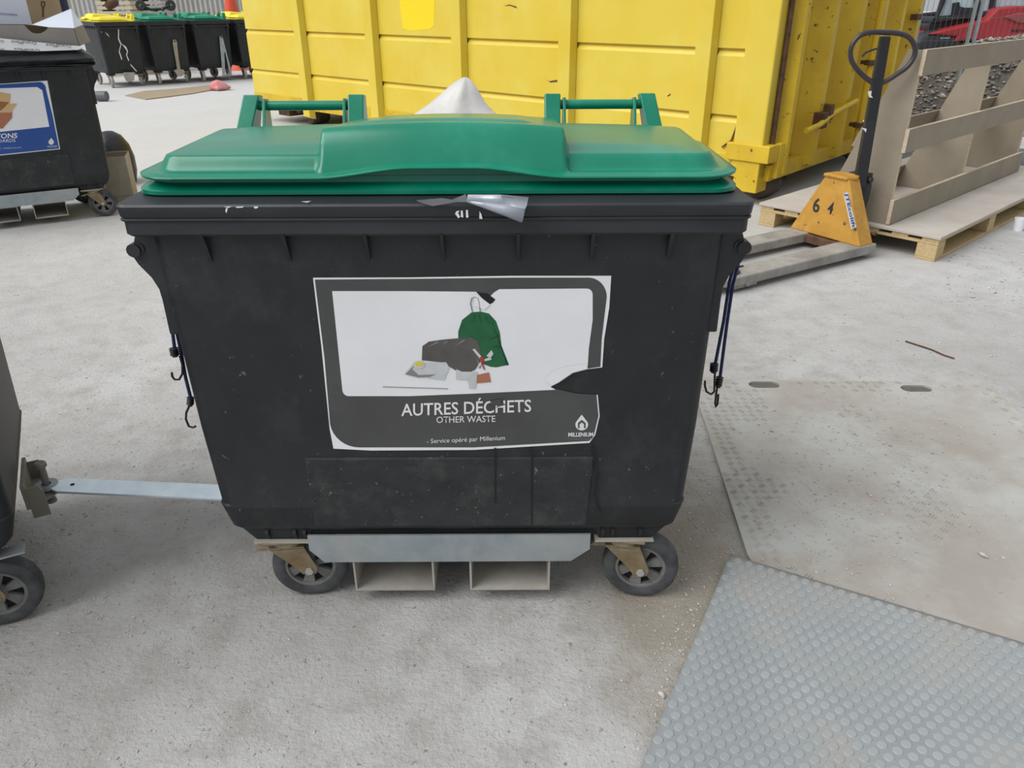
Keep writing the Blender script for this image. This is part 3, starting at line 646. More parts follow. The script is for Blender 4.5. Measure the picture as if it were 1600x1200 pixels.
# flat grey tray carton in front: front wall with a thumb notch, white lid flap up
tr = midthing('tray_carton', 'flat grey carton with thumb notch and raised white flap on the liner', 'carton', 0)
fw = [midp(x, y, 0.07) for x, y in ((-70, 38), (38, 39), (44, 46), (50, 51), (56, 52.5), (64, 52), (71, 48), (76, 42.5), (116, 44), (125, 72), (95, 70), (0, 60), (-70, 56))]
MB().prism(fw, (0, 0.006, 0)).build('front_wall', m_cardg, tr)
c1_, c2_ = midp(116, 44, 0.07), midp(125, 72, 0.07)
e1, e2 = midp(130, 38.5, 0.20), midp(141.5, 65, 0.20)
MB().prism([c1_, c2_, e2, e1], (-0.006, 0, 0)).build('end_wall', m_cardg, tr)
MB().prism([midp(76, 42.5, 0.075), midp(116, 44, 0.075), midp(130, 38.5, 0.20), midp(111, 13.5, 0.26), midp(50, 38.5, 0.09)], (0, 0.004, 0.0)).build('raised_flap', m_cardw, tr)
bz = 1.189
MB().box(-0.62, c2_.x - 0.01, c2_.y + 0.008, c2_.y + 0.20, 1.182, bz).build('base', m_cardg, tr)
MB().prism([midp(-70, 37, 0.20), midp(38, 38, 0.20), midp(76, 42.5, 0.20), midp(80, 58, 0.20), midp(-70, 54, 0.20)], (0, 0.006, 0)).build('inner_wall', m_inkbrown, tr)
# printed white paper under the tray
ppr = MB(); pts = [midp(-70, 55, 0.015), midp(0, 60, 0.015), midp(95, 70, 0.015), midp(134, 73, 0.02), midp(122, 78, 0.012), midp(60, 80, 0.010), midp(0, 78, 0.010), midp(-70, 76, 0.010)]
wp = thing('wrapping_paper', 'white paper printed with black script between tray carton and liner', 'paper', mid.location, mid.rotation_euler.z)
MB().prism(pts, (0, 0.03, 0.0)).build('sheet', m_white, wp)
for (x0, y0, x1, y1) in ((18, 63, 57, 69), (72, 68, 111, 74), (22, 75, 62, 80), (-22, 61, 6, 66), (-24, 74, 7, 79)):
    q = [midp(x, y, 0.007) for x, y in ((x1, y0 + 2), (x0, y0), (x0, y1 - 1), (x1, y1 + 1))]
    text_fit('GrandPlace', q, m_ink2, wp)
# tall carton behind
tcx = midthing('tall_carton', 'tall brown carton with white printed face standing at the back of the load', 'carton', 0)
p_l, p_r = midp(-75, 10, 0.30), midp(43, 10, 0.30)
zt = 1.62; zb = 1.182; yw = p_l.y
MB().box(p_l.x, p_r.x, yw, yw + 0.012, zb, zt).build('white_face', m_cardw, tcx)
q_r = midp(95, 10, 0.52)
MB().prism([(p_r.x, yw, zb), (q_r.x, q_r.y, zb), (q_r.x, q_r.y, zt), (p_r.x, yw, zt)], (-0.008, 0.008, 0)).build('brown_face', m_card, tcx)
MB().prism([(p_l.x, yw + 0.02, zb), (p_r.x - 0.01, yw + 0.02, zb), (q_r.x - 0.015, q_r.y, zb), (p_l.x, q_r.y, zb)], (0, 0, zt - zb - 0.004)).build('carton_body', m_card, tcx)
nrm = Vector((q_r.y - yw, -(q_r.x - p_r.x), 0)).normalized()
def bf(px, py):
    locm = Matrix.Translation(mid.location) @ mid.rotation_euler.to_matrix().to_4x4()
    return locm.inverted() @ PP(px, py, locm @ (Vector((p_r.x, yw, zb)) + nrm * 0.002), locm.to_3x3() @ nrm)
MB().tube([bf(x, y) for x, y in ((65, 6), (65, 3), (67, 2), (70, 3.5), (70, 8), (68, 12), (65.5, 10), (65, 6))], 0.004, 6).build('printed_mark', m_inkbrown, tcx)
MB().prism([bf(66, 12), bf(69, 12), bf(69, 27), bf(66, 27)], -nrm * 0.001).build('printed_mark', m_inkbrown, tcx)
text_fit('PACKAGING FOR ECOMMERCE', [midp(x, y, 0.298) for x, y in ((-20, 22), (27, 25), (27, 22), (-20, 18.5))], m_pblue, tcx)
bt = thing('blue_tarp_roll', 'dark navy cover standing behind the tall carton', 'cover', mid.location, mid.rotation_euler.z)
q = MB(); 
pc = midp(98, 5, 0.62); q.lathe([(0.08, 1.182), (0.09, 1.23), (0.085, 1.45), (0.07, 1.52)], T(pc.x - 0.05, pc.y + 0.04, 0), 18); q.build('cover_roll', m_blue, bt, smooth=True)
# beige open box and black rounded sack behind this bin
lm = Matrix.Translation(mid.location) @ mid.rotation_euler.to_matrix().to_4x4()
bb = thing('beige_box', 'open-topped beige metal box at the end of the blue-stickered bin', 'box', tuple(PZ(186, 318, 0.0)), R_(18))
for x0, x1, y0, y1 in ((-0.10, 0.12, -0.006, 0.0), (-0.10, -0.094, 0, 0.24), (0.114, 0.12, 0, 0.24), (-0.10, 0.12, 0.24, 0.246)):
    MB().box(x0, x1, y0, y1, 0.06, 0.36).build('side', m_beige, bb, bevel=0.003)
MB().box(-0.10, 0.12, 0, 0.24, 0.0, 0.066).build('bottom', m_beige, bb)
q = MB(); q.lathe([(0.02, 0.10), (0.02, 0.115), (0.011, 0.12), (0.011, 0.19), (0.022, 0.195), (0.022, 0.21)], T(-0.07, -0.045, 0), 14); q.box(-0.11, -0.03, -0.08, -0.006, 0.09, 0.10); q.build('coupling_pin', m_beige, bb)
bs = MB(); c = PZ(178, 300, 0.0)
lps = []
for z, r in ((0.0, 0.15), (0.1, 0.175), (0.22, 0.18), (0.32, 0.16), (0.40, 0.11), (0.435, 0.05), (0.44, 0.02)):
    lps.append([(c.x - 0.12 + r * 0.9 * math.cos(a) * (1 + 0.06 * math.sin(3 * a + z * 5)), c.y + 0.36 + r * math.sin(a), z) for a in [2 * math.pi * j / 26 for j in range(26)]])
bs.loft(lps); tag(bs.build('black_sack', m_liner, None, smooth=True), 'black rounded sack on the floor behind the beige box', 'sack')

# ------------------------------------------------------------------ yellow roll-off skip
CA = R_(47.6); C1 = Vector((1.917, 5.921, 0)); CL, CW, CH, ZB = 7.15, 2.92, 2.25, 0.24
skip = thing('roll_off_container', 'big yellow ribbed steel roll-off container with rusty end door', 'container', tuple(C1), R_(90) + CA)
def cb_(name, x0, x1, y0, y1, z0, z1, mat, bevel=0.004, parent=None): return MB().box(x0, x1, y0, y1, z0, z1).build(name, mat, parent or skip, bevel=bevel)
# backing walls (inside of the grooves), floor
back = cb_('side_wall', 0.05, CL, -0.06, -0.03, ZB, CH, m_yel, 0)
cb_('side_wall', 0.05, CL, -CW + 0.02, -CW + 0.05, ZB, CH, m_yel, 0)
cb_('end_wall', CL - 0.05, CL, -CW + 0.05, -0.06, ZB, CH, m_yel, 0)
cb_('floor_plate', 0.05, CL, -CW + 0.05, -0.06, ZB, ZB + 0.06, m_yel, 0)
ribs = [0.58 + 1.33 * k for k in range(5)]
edges = [0.26] + [r for u in ribs for r in (u - 0.085, u + 0.085)] + [CL]
zs = [ZB + 0.02, 0.642, 1.108, 1.57, 2.03, CH]
for k in range(0, len(edges), 2):
    for j in range(len(zs) - 1):
        x0, x1 = edges[k], edges[k + 1]; z0 = zs[j]; z1 = zs[j + 1] - (0.045 if j < len(zs) - 2 else 0)
        q = MB()   # pressed sheet: its upper lip folds back into the groove, its lower edge is a step
        q.add([(x0, -0.03, z0), (x1, -0.03, z0), (x1, 0, z0), (x0, 0, z0), (x0, 0, z1 - 0.01), (x1, 0, z1 - 0.01), (x1, -0.03, z1 + 0.032), (x0, -0.03, z1 + 0.032)],
              [(0, 1, 2, 3), (3, 2, 5, 4), (4, 5, 6, 7), (0, 7, 6, 1), (0, 3, 4, 7), (1, 6, 5, 2)])
        q.build('wall_panel', m_yel, skip)
for u in ribs:
    q = MB(); q.hexa([(u - 0.085, 0.0, 0.13), (u + 0.085, 0.0, 0.13), (u + 0.065, 0.075, 0.16), (u - 0.065, 0.075, 0.16)][::1], [(u - 0.085, 0.0, CH), (u + 0.085, 0.0, CH), (u + 0.065, 0.075, CH), (u - 0.065, 0.075, CH)])
    q.build('wall_rib', m_yel, skip, bevel=0.004)
cb_('top_rail', 0.0, CL, -0.08, 0.08, CH, CH + 0.14, m_yel); cb_('top_rail', 0.0, CL, -CW - 0.04, -CW + 0.1, CH, CH + 0.14, m_yel); cb_('bottom_rail', 0.26, CL, -0.08, 0.01, ZB - 0.02, ZB + 0.12, m_yelrust)
# near corner post and door end
cb_('corner_post', 0.02, 0.26, -0.10, 0.04, 0.20, CH, m_yel, 0.012)
cb_('corner_post', 0.02, 0.2, -CW - 0.02, -CW + 0.14, 0.20, CH, m_yelrust, 0.012)
cb_('door_sheet', 0.06, 0.09, -CW + 0.1, -0.10, 0.22, CH, m_yelrust, 0)
for yc, wd in ((-0.215, 0.22), (-0.74, 0.34), (-1.28, 0.34), (-1.78, 0.30), (-2.25, 0.28), (-2.70, 0.26)):
    prof = [(0.06, yc - wd * 0.5), (-0.07, yc - wd * 0.12), (-0.07, yc + wd * 0.12), (0.06, yc + wd * 0.5)]
    q = MB(); q.hexa([(x, y, 0.22) for x, y in prof], [(x, y, CH) for x, y in prof]); q.build('door_rib', m_yelrust, skip, bevel=0.004)
q = MB(); q.tube([(0.0, -0.075, 0.34), (0.0, -0.075, CH)], 0.02, 8); q.build('hinge_rod', m_rust, skip)
cb_('door_sill', -0.02, 0.09, -CW, -0.05, 0.18, 0.30, m_yelrust); 
cb_('hinge_block', -0.05, 0.30, -0.10, 0.065, 0.33, 0.455, m_yelrust, 0.006); cb_('hinge_block', -0.06, 0.04, -0.20, -0.10, 0.20, 0.46, m_yelrust, 0.006)
cb_('corner_foot', 0.02, 0.22, -0.12, 0.05, 0.10, 0.33, m_yelrust, 0.006)
cb_('hinge_block', -0.03, 0.1, -0.12, 0.05, 1.5, 1.58, m_yelrust)
q = MB(); q.tube([(-0.10, -0.42, 0.52), (-0.12, -0.62, 0.545), (-0.11, -0.86, 0.60), (-0.11, -1.36, 0.66)], 0.022, 10); q.build('latch_bar', m_yelrust, skip, smooth=True)
for yy, zz in ((-0.70, 0.57), (-0.80, 0.62)):
    cb_('latch_bracket', -0.13, -0.03, yy - 0.05, yy + 0.03, zz - 0.06, zz + 0.06, m_rust, 0.006)
q = MB(); q.tube([(-0.12, -1.50, 0.25), (-0.12, -1.50, CH)], 0.025, 10); q.build('locking_rod', m_yelrust, skip, smooth=True)
for z in (0.45, 0.95, 1.5):
    q = MB(); q.lathe([(0.025, -0.02), (0.05, -0.02), (0.05, 0.02), (0.025, 0.02)], T(-0.12, -1.50, z), 14, closed=True); q.box(-0.1, -0.04, -1.52, -1.48, z - 0.015, z + 0.015); q.build('rod_guide', m_rust, skip)
for z in (0.55, 1.25): cb_('side_hook', -0.10, -0.04, -2.66, -2.52, z, z + 0.05, m_rust)
# underframe
for y in (-0.72, -2.05): cb_('skid_beam', 0.1, CL - 0.2, y - 0.05, y + 0.05, 0.085, ZB, m_under)
for x in (0.3, 1.6, 3.2, 4.8, 6.3): cb_('cross_beam', x, x + 0.08, -CW + 0.2, -0.1, 0.15, ZB, m_under)
cb_('roller_bracket', 0.12, 0.32, -0.22, -0.10, 0.10, ZB, m_rust); cb_('roller_bracket', 6.55, 6.8, -0.35, -0.10, 0.09, ZB, m_rust)
for x, y in ((0.13, -0.32), (0.13, -2.35), (6.3, -0.36), (6.3, -2.35)):
    q = MB(); q.lathe([(0.03, -0.125), (0.09, -0.125), (0.10, -0.11), (0.10, 0.11), (0.09, 0.125), (0.03, 0.125)], T(x, y, 0.10) @ Matrix.Rotation(R_(90), 4, 'X'), 24); q.build('roller', m_under, skip, smooth=True)
invs = toloc(skip); nsk = (Matrix.Rotation(R_(90) + CA, 3, 'Z') @ Vector((0, 1, 0)))
def sk(px, py, off): return invs @ PP(px, py, C1 + nsk * off, nsk)
sheet('paint_patch', [sk(x, y, 0.0015) for x, y in ((623, -60), (672, -60), (679, 0), (678, 40), (672, 46), (640, 48), (629, 44), (624, 0))], 0.001, (0, 1, 0), m_yelnew, skip)
hk = [(1159, 188), (1165, 197), (1163, 214), (1154, 230), (1141, 240), (1149, 228), (1155, 212), (1155, 198)]
MB().prism([sk(x, y, 0.02) for x, y in hk], (0, -0.015, 0)).build('bent_hook', m_rust, skip)
MB().tube([sk(x, y, 0.012) for x, y in ((1128, 230), (1143, 219), (1155, 186), (1168, 200))], 0.007, 6).build('welded_rod', m_rust, skip)
for pts in ([(788, 9), (796, 7), (806, 10), (808, 13), (797, 9)], [(853, 124), (858, 127), (868, 125), (880, 125), (879, 127), (860, 129)], [(882, 8), (892, 9), (891, 10), (882, 10)], [(1043, 149), (1048, 146), (1047, 149), (1043, 151)]):
    sheet('scratch', [sk(x, y, 0.002) for x, y in pts], 0.0015, (0, 1, 0), m_rust, skip)

# white film bag standing behind the green-lidded bin
wb = MB(); cx, cy = PY(704, 170, 3.1).x, 3.1; lps = []
for z, rx, ox in ((0.0, 0.30, 0), (0.12, 0.34, 0), (0.5, 0.33, 0), (0.85, 0.29, 0), (0.98, 0.235, 0.005), (1.03, 0.185, 0.012), (1.06, 0.14, 0.02), (1.09, 0.10, 0.03), (1.12, 0.072, 0.042), (1.145, 0.05, 0.05), (1.165, 0.03, 0.056), (1.18, 0.008, 0.06)):
    lps.append([(cx + ox + rx * math.cos(a) * (1 + 0.13 * math.sin(5 * a + z * 9) * min(1, z) + 0.07 * math.sin(9 * a - z * 6) * min(1, z)), cy + 0.85 * rx * math.sin(a) * (1 + 0.08 * math.sin(7 * a)), z) for a in [2 * math.pi * j / 40 for j in range(40)]])
wb.loft(lps); tag(wb.build('film_bag', m_bag, None, smooth=True), 'peaked white plastic film bag rising behind the green lid', 'bag')

# ------------------------------------------------------------------ hand pallet truck
JD = math.atan2(0.626, 1.014); JO = PZ(1345, 408); 
jx = Vector((math.cos(JD), math.sin(JD), 0)); jy = Vector((-jx.y, jx.x, 0))
jo = JO + jy * 0.27
jack = thing('pallet_truck', 'yellow hand pallet truck numbered 64 with black loop handle', 'pallet truck', (jo.x, jo.y, 0), JD)
def jb(name, mat, bevel, *boxes, parent=None):
    m = MB()
    for b in boxes: m.box(*b)
    return m.build(name, mat, parent or jack, bevel=bevel)
for s in (-1, 1):
    y0, y1 = sorted((s * 0.27, s * 0.115))
    q = MB(); q.add([(-1.19, y0 + 0.03, 0.045), (-1.19, y1 - 0.03, 0.045), (-1.19, y1 - 0.03, 0.075), (-1.19, y0 + 0.03, 0.075), (-1.10, y0, 0.035), (-1.10, y1, 0.035), (-1.10, y1, 0.09), (-1.10, y0, 0.09), (0.13, y0, 0.03), (0.13, y1, 0.03), (0.13, y1, 0.09), (0.13, y0, 0.09)],
        [(0, 1, 2, 3), (0, 4, 5, 1), (1, 5, 6, 2), (2, 6, 7, 3), (3, 7, 4, 0), (4, 8, 9, 5), (5, 9, 10, 6), (6, 10, 11, 7), (7, 11, 8, 4), (8, 11, 10, 9)])
    fk = q.build('fork', m_jfork, jack, bevel=0.008)
    q = MB(); q.tube([(-0.92, (y0 + y1) / 2 - 0.04, 0.037), (-0.92, (y0 + y1) / 2 + 0.04, 0.037)], 0.037, 16); q.build('load_roller', m_jfork, fk)
    q = MB(); q.tube([(-0.985, y0 - 0.004, 0.042), (-0.985, y0 + 0.01, 0.042)], 0.018, 12); q.box(-1.10, -0.90, y0 + 0.01, y0 + 0.03, 0.02, 0.035); q.build('roller_fork', m_jfork, fk)
    q = MB(); q.tube([(-1.06, y0 + 0.035, 0.091), (-1.02, y0 + 0.04, 0.1), (-0.96, y1 - 0.035, 0.1), (-0.90, y1 - 0.03, 0.091)], 0.006, 6); q.build('rod_loop', m_black, fk)
jb('cross_beam', m_rust, 0.004, (-0.06, 0.06, -0.115, 0.115, 0.035, 0.085))
# bridge housing: sloping trapezoid plate with folded sides
NB = 0.262; hs_ = MB()
bot = [(-0.03, -NB, 0.09), (0.10, -NB, 0.09), (0.10, NB, 0.09), (-0.03, NB, 0.09)]
top = [(0.0, -0.085, 0.455), (0.10, -0.085, 0.455), (0.10, 0.085, 0.455), (0.0, 0.085, 0.455)]
hs_.hexa(bot, top); hs = hs_.build('bridge_housing', m_jack, jack, bevel=0.006)
q = MB(); q.prism([(-0.012, -0.075, 0.45), (0.06, -0.10, 0.45), (0.118, -0.07, 0.45), (0.125, 0.01, 0.45), (0.11, 0.08, 0.45), (-0.012, 0.095, 0.45)], (0, 0, 0.022)); q.build('housing_cap', m_jack, hs, bevel=0.008)
q = MB(); q.lathe([(0.012, 0), (0.012, 0.02)], T(0.075, -0.263, 0.16) @ Matrix.Rotation(R_(90), 4, 'X'), 6); q.build('side_bolt', m_rust, hs)
# pump and steering column
q = MB(); q.lathe([(0.02, 0.14), (0.04, 0.16), (0.048, 0.24), (0.055, 0.33), (0.056, 0.40), (0.045, 0.43)], T(0.187, -0.05, 0), 20); q.build('pump', m_black, jack, smooth=True)
for s in (-1, 1):
    q = MB(); q.lathe([(0.03, -0.025), (0.065, -0.025), (0.07, -0.018), (0.07, 0.018), (0.065, 0.025), (0.03, 0.025)], T(0.135, 0.02 + s * 0.06, 0.07) @ Matrix.Rotation(R_(90), 4, 'X'), 28); q.build('steering_wheel', m_black, jack, smooth=True)
q = MB(); q.box(0.13, 0.22, -0.09, 0.02, 0.39, 0.475); q.tube([(0.18, -0.115, 0.44), (0.18, 0.04, 0.44)], 0.02, 12); q.build('column_joint', m_black, jack, bevel=0.004)
ij = toloc(jack)
YH = 4.77
b0, b1 = ij @ PY(1342, 292, YH), ij @ PY(1383, 57, YH)
cr = Vector((ij.to_3x3() @ Vector((1, 0, 0)))); cdv = ij.to_3x3() @ Vector((0, 1, 0))
q = MB(); w0 = 0.036; w1 = 0.028
q.hexa([b0 - cr * w0 - cdv * 0.02, b0 + cr * w0 - cdv * 0.02, b0 + cr * w0 + cdv * 0.02, b0 - cr * w0 + cdv * 0.02], [b1 - cr * w1 - cdv * 0.018, b1 + cr * w1 - cdv * 0.018, b1 + cr * w1 + cdv * 0.018, b1 - cr * w1 + cdv * 0.018])
colm = q.build('column', m_black, jack, bevel=0.006)
def wearq(pts):
    return [ij @ PY(x, y, YH - 0.0215) for x, y in pts]
for pts in ([(1356, 143), (1362, 142), (1361, 149), (1364, 153), (1358, 152)], [(1346, 200), (1354, 201), (1353, 207), (1350, 203)], [(1348, 189), (1350, 187), (1350, 191)]):
    sheet('label_scrap', wearq(pts), 0.001, cdv * -1, m_ink, colm)
loop = [(1363, 129), (1352, 121), (1338, 107), (1330, 93), (1329, 79), (1334, 66), (1345, 55), (1360, 50.5), (1383, 50.5), (1403, 52), (1417, 56), (1426, 65), (1430, 78), (1427, 91), (1417, 105), (1400, 117), (1386, 126), (1373, 132)]
q = MB()
# smooth the loop with a Catmull-Rom pass
P = [ij @ PY(x, y, YH - 0.002) for x, y in loop]; S = []
for i in range(len(P) - 1):
    p0, p1, p2, p3 = P[max(0, i - 1)], P[i], P[i + 1], P[min(len(P) - 1, i + 2)]
    for k in range(4):
        t = k / 4; S.append(0.5 * ((2 * p1) + (p2 - p0) * t + (2 * p0 - 5 * p1 + 4 * p2 - p3) * t * t + (3 * p1 - p0 - 3 * p2 + p3) * t ** 3))
S.append(P[-1])
q.tube(S, 0.0145, 12); q.build('loop_handle', m_blackgl, jack, smooth=True)
q = MB(); q.tube([ij @ PY(x, y, YH - 0.01) for x, y in ((1370, 76), (1362, 78.5), (1353, 82), (1347, 88))], 0.006, 8); q.build('release_lever', m_black, jack, smooth=True)
# numbers on the housing, lettering down its side
hn = (Vector(bot[3]) - Vector(bot[0])).cross(Vector(top[0]) - Vector(bot[0])).normalized(); hn = hn if hn.x < 0 else -hn
hw_ = jack.rotation_euler.to_matrix() @ hn; h0 = jack.matrix_basis @ (Vector(bot[0]) + hn * 0.0015)
def jp(px, py): return ij @ PP(px, py, h0, hw_)
text_fit('6', [jp(x, y) for x, y in ((1269, 331), (1279, 333), (1283, 310), (1272, 308))], m_ink2, hs, bold=0.02)
text_fit('4', [jp(x, y) for x, y in ((1290, 333), (1300, 335), (1304, 316), (1298, 315))], m_ink2, hs, bold=0.02)
sn = (Vector(bot[1]) - Vector(bot[0])).cross(Vector(top[0]) - Vector(bot[0])).normalized(); sn = sn if sn.y < 0 else -sn
sw_ = jack.rotation_euler.to_matrix() @ sn; g0 = jack.matrix_basis @ (Vector(bot[0]) + sn * 0.0015); g1 = jack.matrix_basis @ (Vector(bot[0]) + sn * 0.003)
def js(px, py, o): return ij @ PP(px, py, o, sw_)
sheet('side_label', [js(x, y, g0) for x, y in ((1318, 302), (1325, 300), (1338, 355), (1330, 358))], 0.001, sn, m_ink, hs)
text_fit('JTEcolift', [js(x, y, g1) for x, y in ((1318.5, 302), (1330.5, 357), (1337, 355), (1325, 301))], m_pblue, hs, bold=0.02)

# ------------------------------------------------------------------ pallet with sheet, and the board rack on it
RD = math.atan2(0.678, 0.735); ro = PZ(1380, 352, 0.16); ro = Vector((ro.x + 0.03, ro.y + 0.028, 0))
rx_ = Vector((math.cos(RD), math.sin(RD), 0)); ry_ = Vector((-rx_.y, rx_.x, 0))
pc = PZ(1455, 412) + Vector((0.03, 0.028, 0)); u0 = (pc - ro).dot(rx_); v0 = (pc - ro).dot(ry_)     # pallet corner in rack coordinates
pallet = thing('pallet', 'long pale wooden pallet covered by a smooth board, under the rack', 'pallet', tuple(ro), RD)
PLN, PWD = 2.75, 1.20
PX0, PX1, PY0, PY1 = u0, u0 + PLN, v0, v0 + PWD
def pb(name, x0, x1, y0, y1, z0, z1, mat=m_wood): return MB().box(x0, x1, y0, y1, z0, z1).build(name, mat, pallet, bevel=0.003)
for i in range(4):
    x = PX0 + i * (PLN - 0.12) / 3
    for j in range(3):
        y = PY0 + j * (PWD - 0.12) / 2; pb('block', x, x + 0.12, y, y + 0.12, 0.018, 0.1)
    pb('stringer_board', x, x + 0.12, PY0, PY1, 0.1, 0.118)
for j in range(3):
    y = PY0 + j * (PWD - 0.12) / 2; pb('base_board', PX0, PX1, y, y + 0.12, 0.0, 0.018)
for j in range(7):
    y = PY0 + j * (PWD - 0.10) / 6; pb('deck_board', PX0, PX1, y, y + 0.10, 0.118, 0.138)
pb('cover_sheet', PX0 - 0.01, PX1 + 0.01, PY0 - 0.01, PY1 + 0.01, 0.138, 0.157, m_sheet)
rack = thing('board_rack', 'beige board rack of three tapered uprights and crossing rails on the pallet', 'rack', tuple(ro), RD)
ZR = 0.1575; ZT = 1.17; th = 0.022
for k in range(3):
    x = 0.0 + 1.17 * k
    q = MB(); q.prism([(x, 0.0, ZR), (x, 0.46, ZR), (x, 0.085, ZT), (x, 0.0, ZT)], (th, 0, 0)); q.build('upright', m_mdf, rack, bevel=0.001)
    MB().box(x - 0.0006, x + th, -0.0015, 0.0, ZR + 0.15, ZT).build('upright_edge', m_mdfedge, rack)
for z0, z1 in ((ZR + 0.005, ZR + 0.155), (0.60, 0.735), (1.035, 1.172)):
    o = MB(); o.box(-0.012, 2.42, -0.024, -0.002, z0, z1); rl = o.build('front_rail', m_mdf, rack)
    MB().box(-0.012, 2.42, -0.0245, -0.0015, z1, z1 + 0.002).build('rail_edge', m_mdfedge, rl)
    MB().box(-0.014, -0.012, -0.024, -0.002, z0, z1).build('rail_edge', m_mdfedge, rl)
def yb(z): return 0.46 - 0.375 * (z - ZR) / (ZT - ZR)
for z0, z1 in ((ZR + 0.03, ZR + 0.16), (0.60, 0.72)):
    q = MB(); q.prism([(0, yb(z0), z0), (0, yb(z0) + 0.02, z0), (0, yb(z1) + 0.02, z1), (0, yb(z1), z1)], (2.41, 0, 0)); q.build('back_rail', m_mdf, rack)
for x in (0.3, 1.5): MB().box(x, x + 0.09, 0.02, 0.40, ZR, ZR + 0.06).build('brace_block', m_wood, rack)

# ------------------------------------------------------------------ steel tread plate, studded mat
def zpoly(pts, z): return [PZ(x, y, z) for x, y in pts]
plate = thing('tread_plate', 'dusty steel tread plate with two oblong slots lying on the yard floor', 'steel plate', (0.684, 1.76, 0))
o3 = Vector((0.684, 1.76, 0)); ZP = 0.012
outline = [Vector(p) - o3 for p in (PZ(1092, 592, ZP), PZ(1545, 598, ZP), PZ(1620, 672, ZP), (2.25, 2.0, 0), (1.95, 1.02, 0), PZ(1620, 1030, ZP), PZ(1184, 893, ZP), PZ(1168, 866, ZP), PZ(1084, 606, ZP))]
def plate_mesh():
    cu = bpy.data.curves.new('plate', 'CURVE'); cu.dimensions = '2D'; cu.fill_mode = 'BOTH'; cu.extrude = ZP / 2
    def spl(pts):
        s = cu.splines.new('POLY'); s.points.add(len(pts) - 1); s.use_cyclic_u = True
        for p, q in zip(s.points, pts): p.co = (q[0], q[1], 0, 1)
    spl(outline)
    for (xa, xb, yy) in ((1170, 1218, 601), (1408, 1456, 607)):
        a, b = PZ(xa, yy, ZP) - o3, PZ(xb, yy, ZP) - o3; dd = (b - a).normalized(); nn = Vector((-dd.y, dd.x, 0)); r = 0.029
        pts = [a + dd * r + (-dd * math.sin(t) + nn * math.cos(t)) * r for t in [math.pi * k / 8 for k in range(9)]] + [b - dd * r + (dd * math.sin(t) - nn * math.cos(t)) * r for t in [math.pi * k / 8 for k in range(9)]]
        spl(pts)
        sl.append((a, b))
    o = bpy.data.objects.new('tmp', cu); COL.objects.link(o); bpy.context.view_layer.update()
    me = bpy.data.meshes.new_from_object(o.evaluated_get(bpy.context.evaluated_depsgraph_get())); bpy.data.objects.remove(o)
    me.materials.clear(); me.materials.append(m_plate); me.name = 'slab'; return me
sl = []
so = bpy.data.objects.new('slab', plate_mesh()); COL.objects.link(so); so.parent = plate; so.location = (0, 0, ZP / 2)
for a, b in sl:
    dd = (b - a).normalized(); nn = Vector((-dd.y, dd.x, 0)) * 0.029
    MB().prism([(p.x, p.y, 0.0005) for p in (a - nn, b - nn, b + nn, a + nn)], (0, 0, 0.003)).build('slot_dirt', m_hole, plate)
# raised tread lozenges, thinned out where dust has filled them
def inside(p, poly):
    c = False; n = len(poly)
    for i in range(n):
        a, b = poly[i], poly[i - 1]
        if (a[1] > p[1]) != (b[1] > p[1]) and p[0] < (b[0] - a[0]) * (p[1] - a[1]) / (b[1] - a[1]) + a[0]: c = not c
    return c
def edge_dist(p, poly):
    m = 9
    for i in range(len(poly)):
        a, b = Vector(poly[i][:2]), Vector(poly[i - 1][:2]); q = Vector(p[:2]); t = max(0, min(1, (q - a).dot(b - a) / (b - a).length_squared)); m = min(m, (q - a - (b - a) * t).length)
    return m
trd = MB(); sp_ = 0.034
for i in range(-10, 60):
    for j in range(-30, 45):
        p = Vector((i * sp_, j * sp_, 0))
        if not inside(p, outline): continue
        ed = edge_dist(p, outline); nz_ = noise.noise(Vector((p.x * 3.5, p.y * 3.5, 0.3)))
        if ed < 0.012 or (ed > 0.085 + 0.10 * nz_ and nz_ < 0.42): continue
        skipit = False
        for a, b in sl:
            dd = b - a; t = max(0, min(1, (p - a).dot(dd) / dd.length_squared))
            if (p - a - dd * t).length < 0.042: skipit = True
        if skipit: continue
        ang = R_(40) if (i + j) % 2 else R_(-50)
        for k in (-1, 0, 1):
            dx = Vector((math.cos(ang), math.sin(ang), 0)); nx = Vector((-dx.y, dx.x, 0)); c = p + nx * k * 0.0085
            h = [c - dx * 0.0125, c + nx * 0.0022, c + dx * 0.0125, c - nx * 0.0022]
            trd.add([(q.x, q.y, ZP) for q in h] + [(c.x, c.y, ZP + 0.0036)], [(0, 3, 4), (3, 2, 4), (2, 1, 4), (1, 0, 4)])
tag(trd.build('tread_pattern', m_plate, plate), None, None, kind='stuff')

mo = PZ(1140, 868, 0.022); m2 = PZ(1600, 1010, 0.016); m3 = PZ(1005, 1188, 0.02)
ax_ = (m2 - mo); ax_.z = 0; ax_.normalize(); ay_ = (m3 - mo); ay_.z = 0; ay_.normalize()
mat_ = thing('studded_mat', 'grey metal mat covered with round studs, lower right on the floor', 'mat', (mo.x, mo.y, 0))
def mp_(u, v, z): return (ax_.x * u + ay_.x * v, ax_.y * u + ay_.y * v, z)
def mz(u, v): return 0.0125 + 0.009 * (1 - sm((v - 0.02) / 0.12)) + 0.004 * noise.noise(Vector((u * 2.2, v * 2.2, 1.0)))
LU, LV = 1.05, 0.78; g = MB(); nu, nv = 42, 32
vs_ = [mp_(LU * i / nu, LV * j / nv + 0.0015 * noise.noise(Vector((i * .7, j * .7, 0))), mz(LU * i / nu, LV * j / nv) + 0.006) for j in range(nv + 1) for i in range(nu + 1)]
g.add(vs_, [(j * (nu + 1) + i, j * (nu + 1) + i + 1, (j + 1) * (nu + 1) + i + 1, (j + 1) * (nu + 1) + i) for j in range(nv) for i in range(nu)])
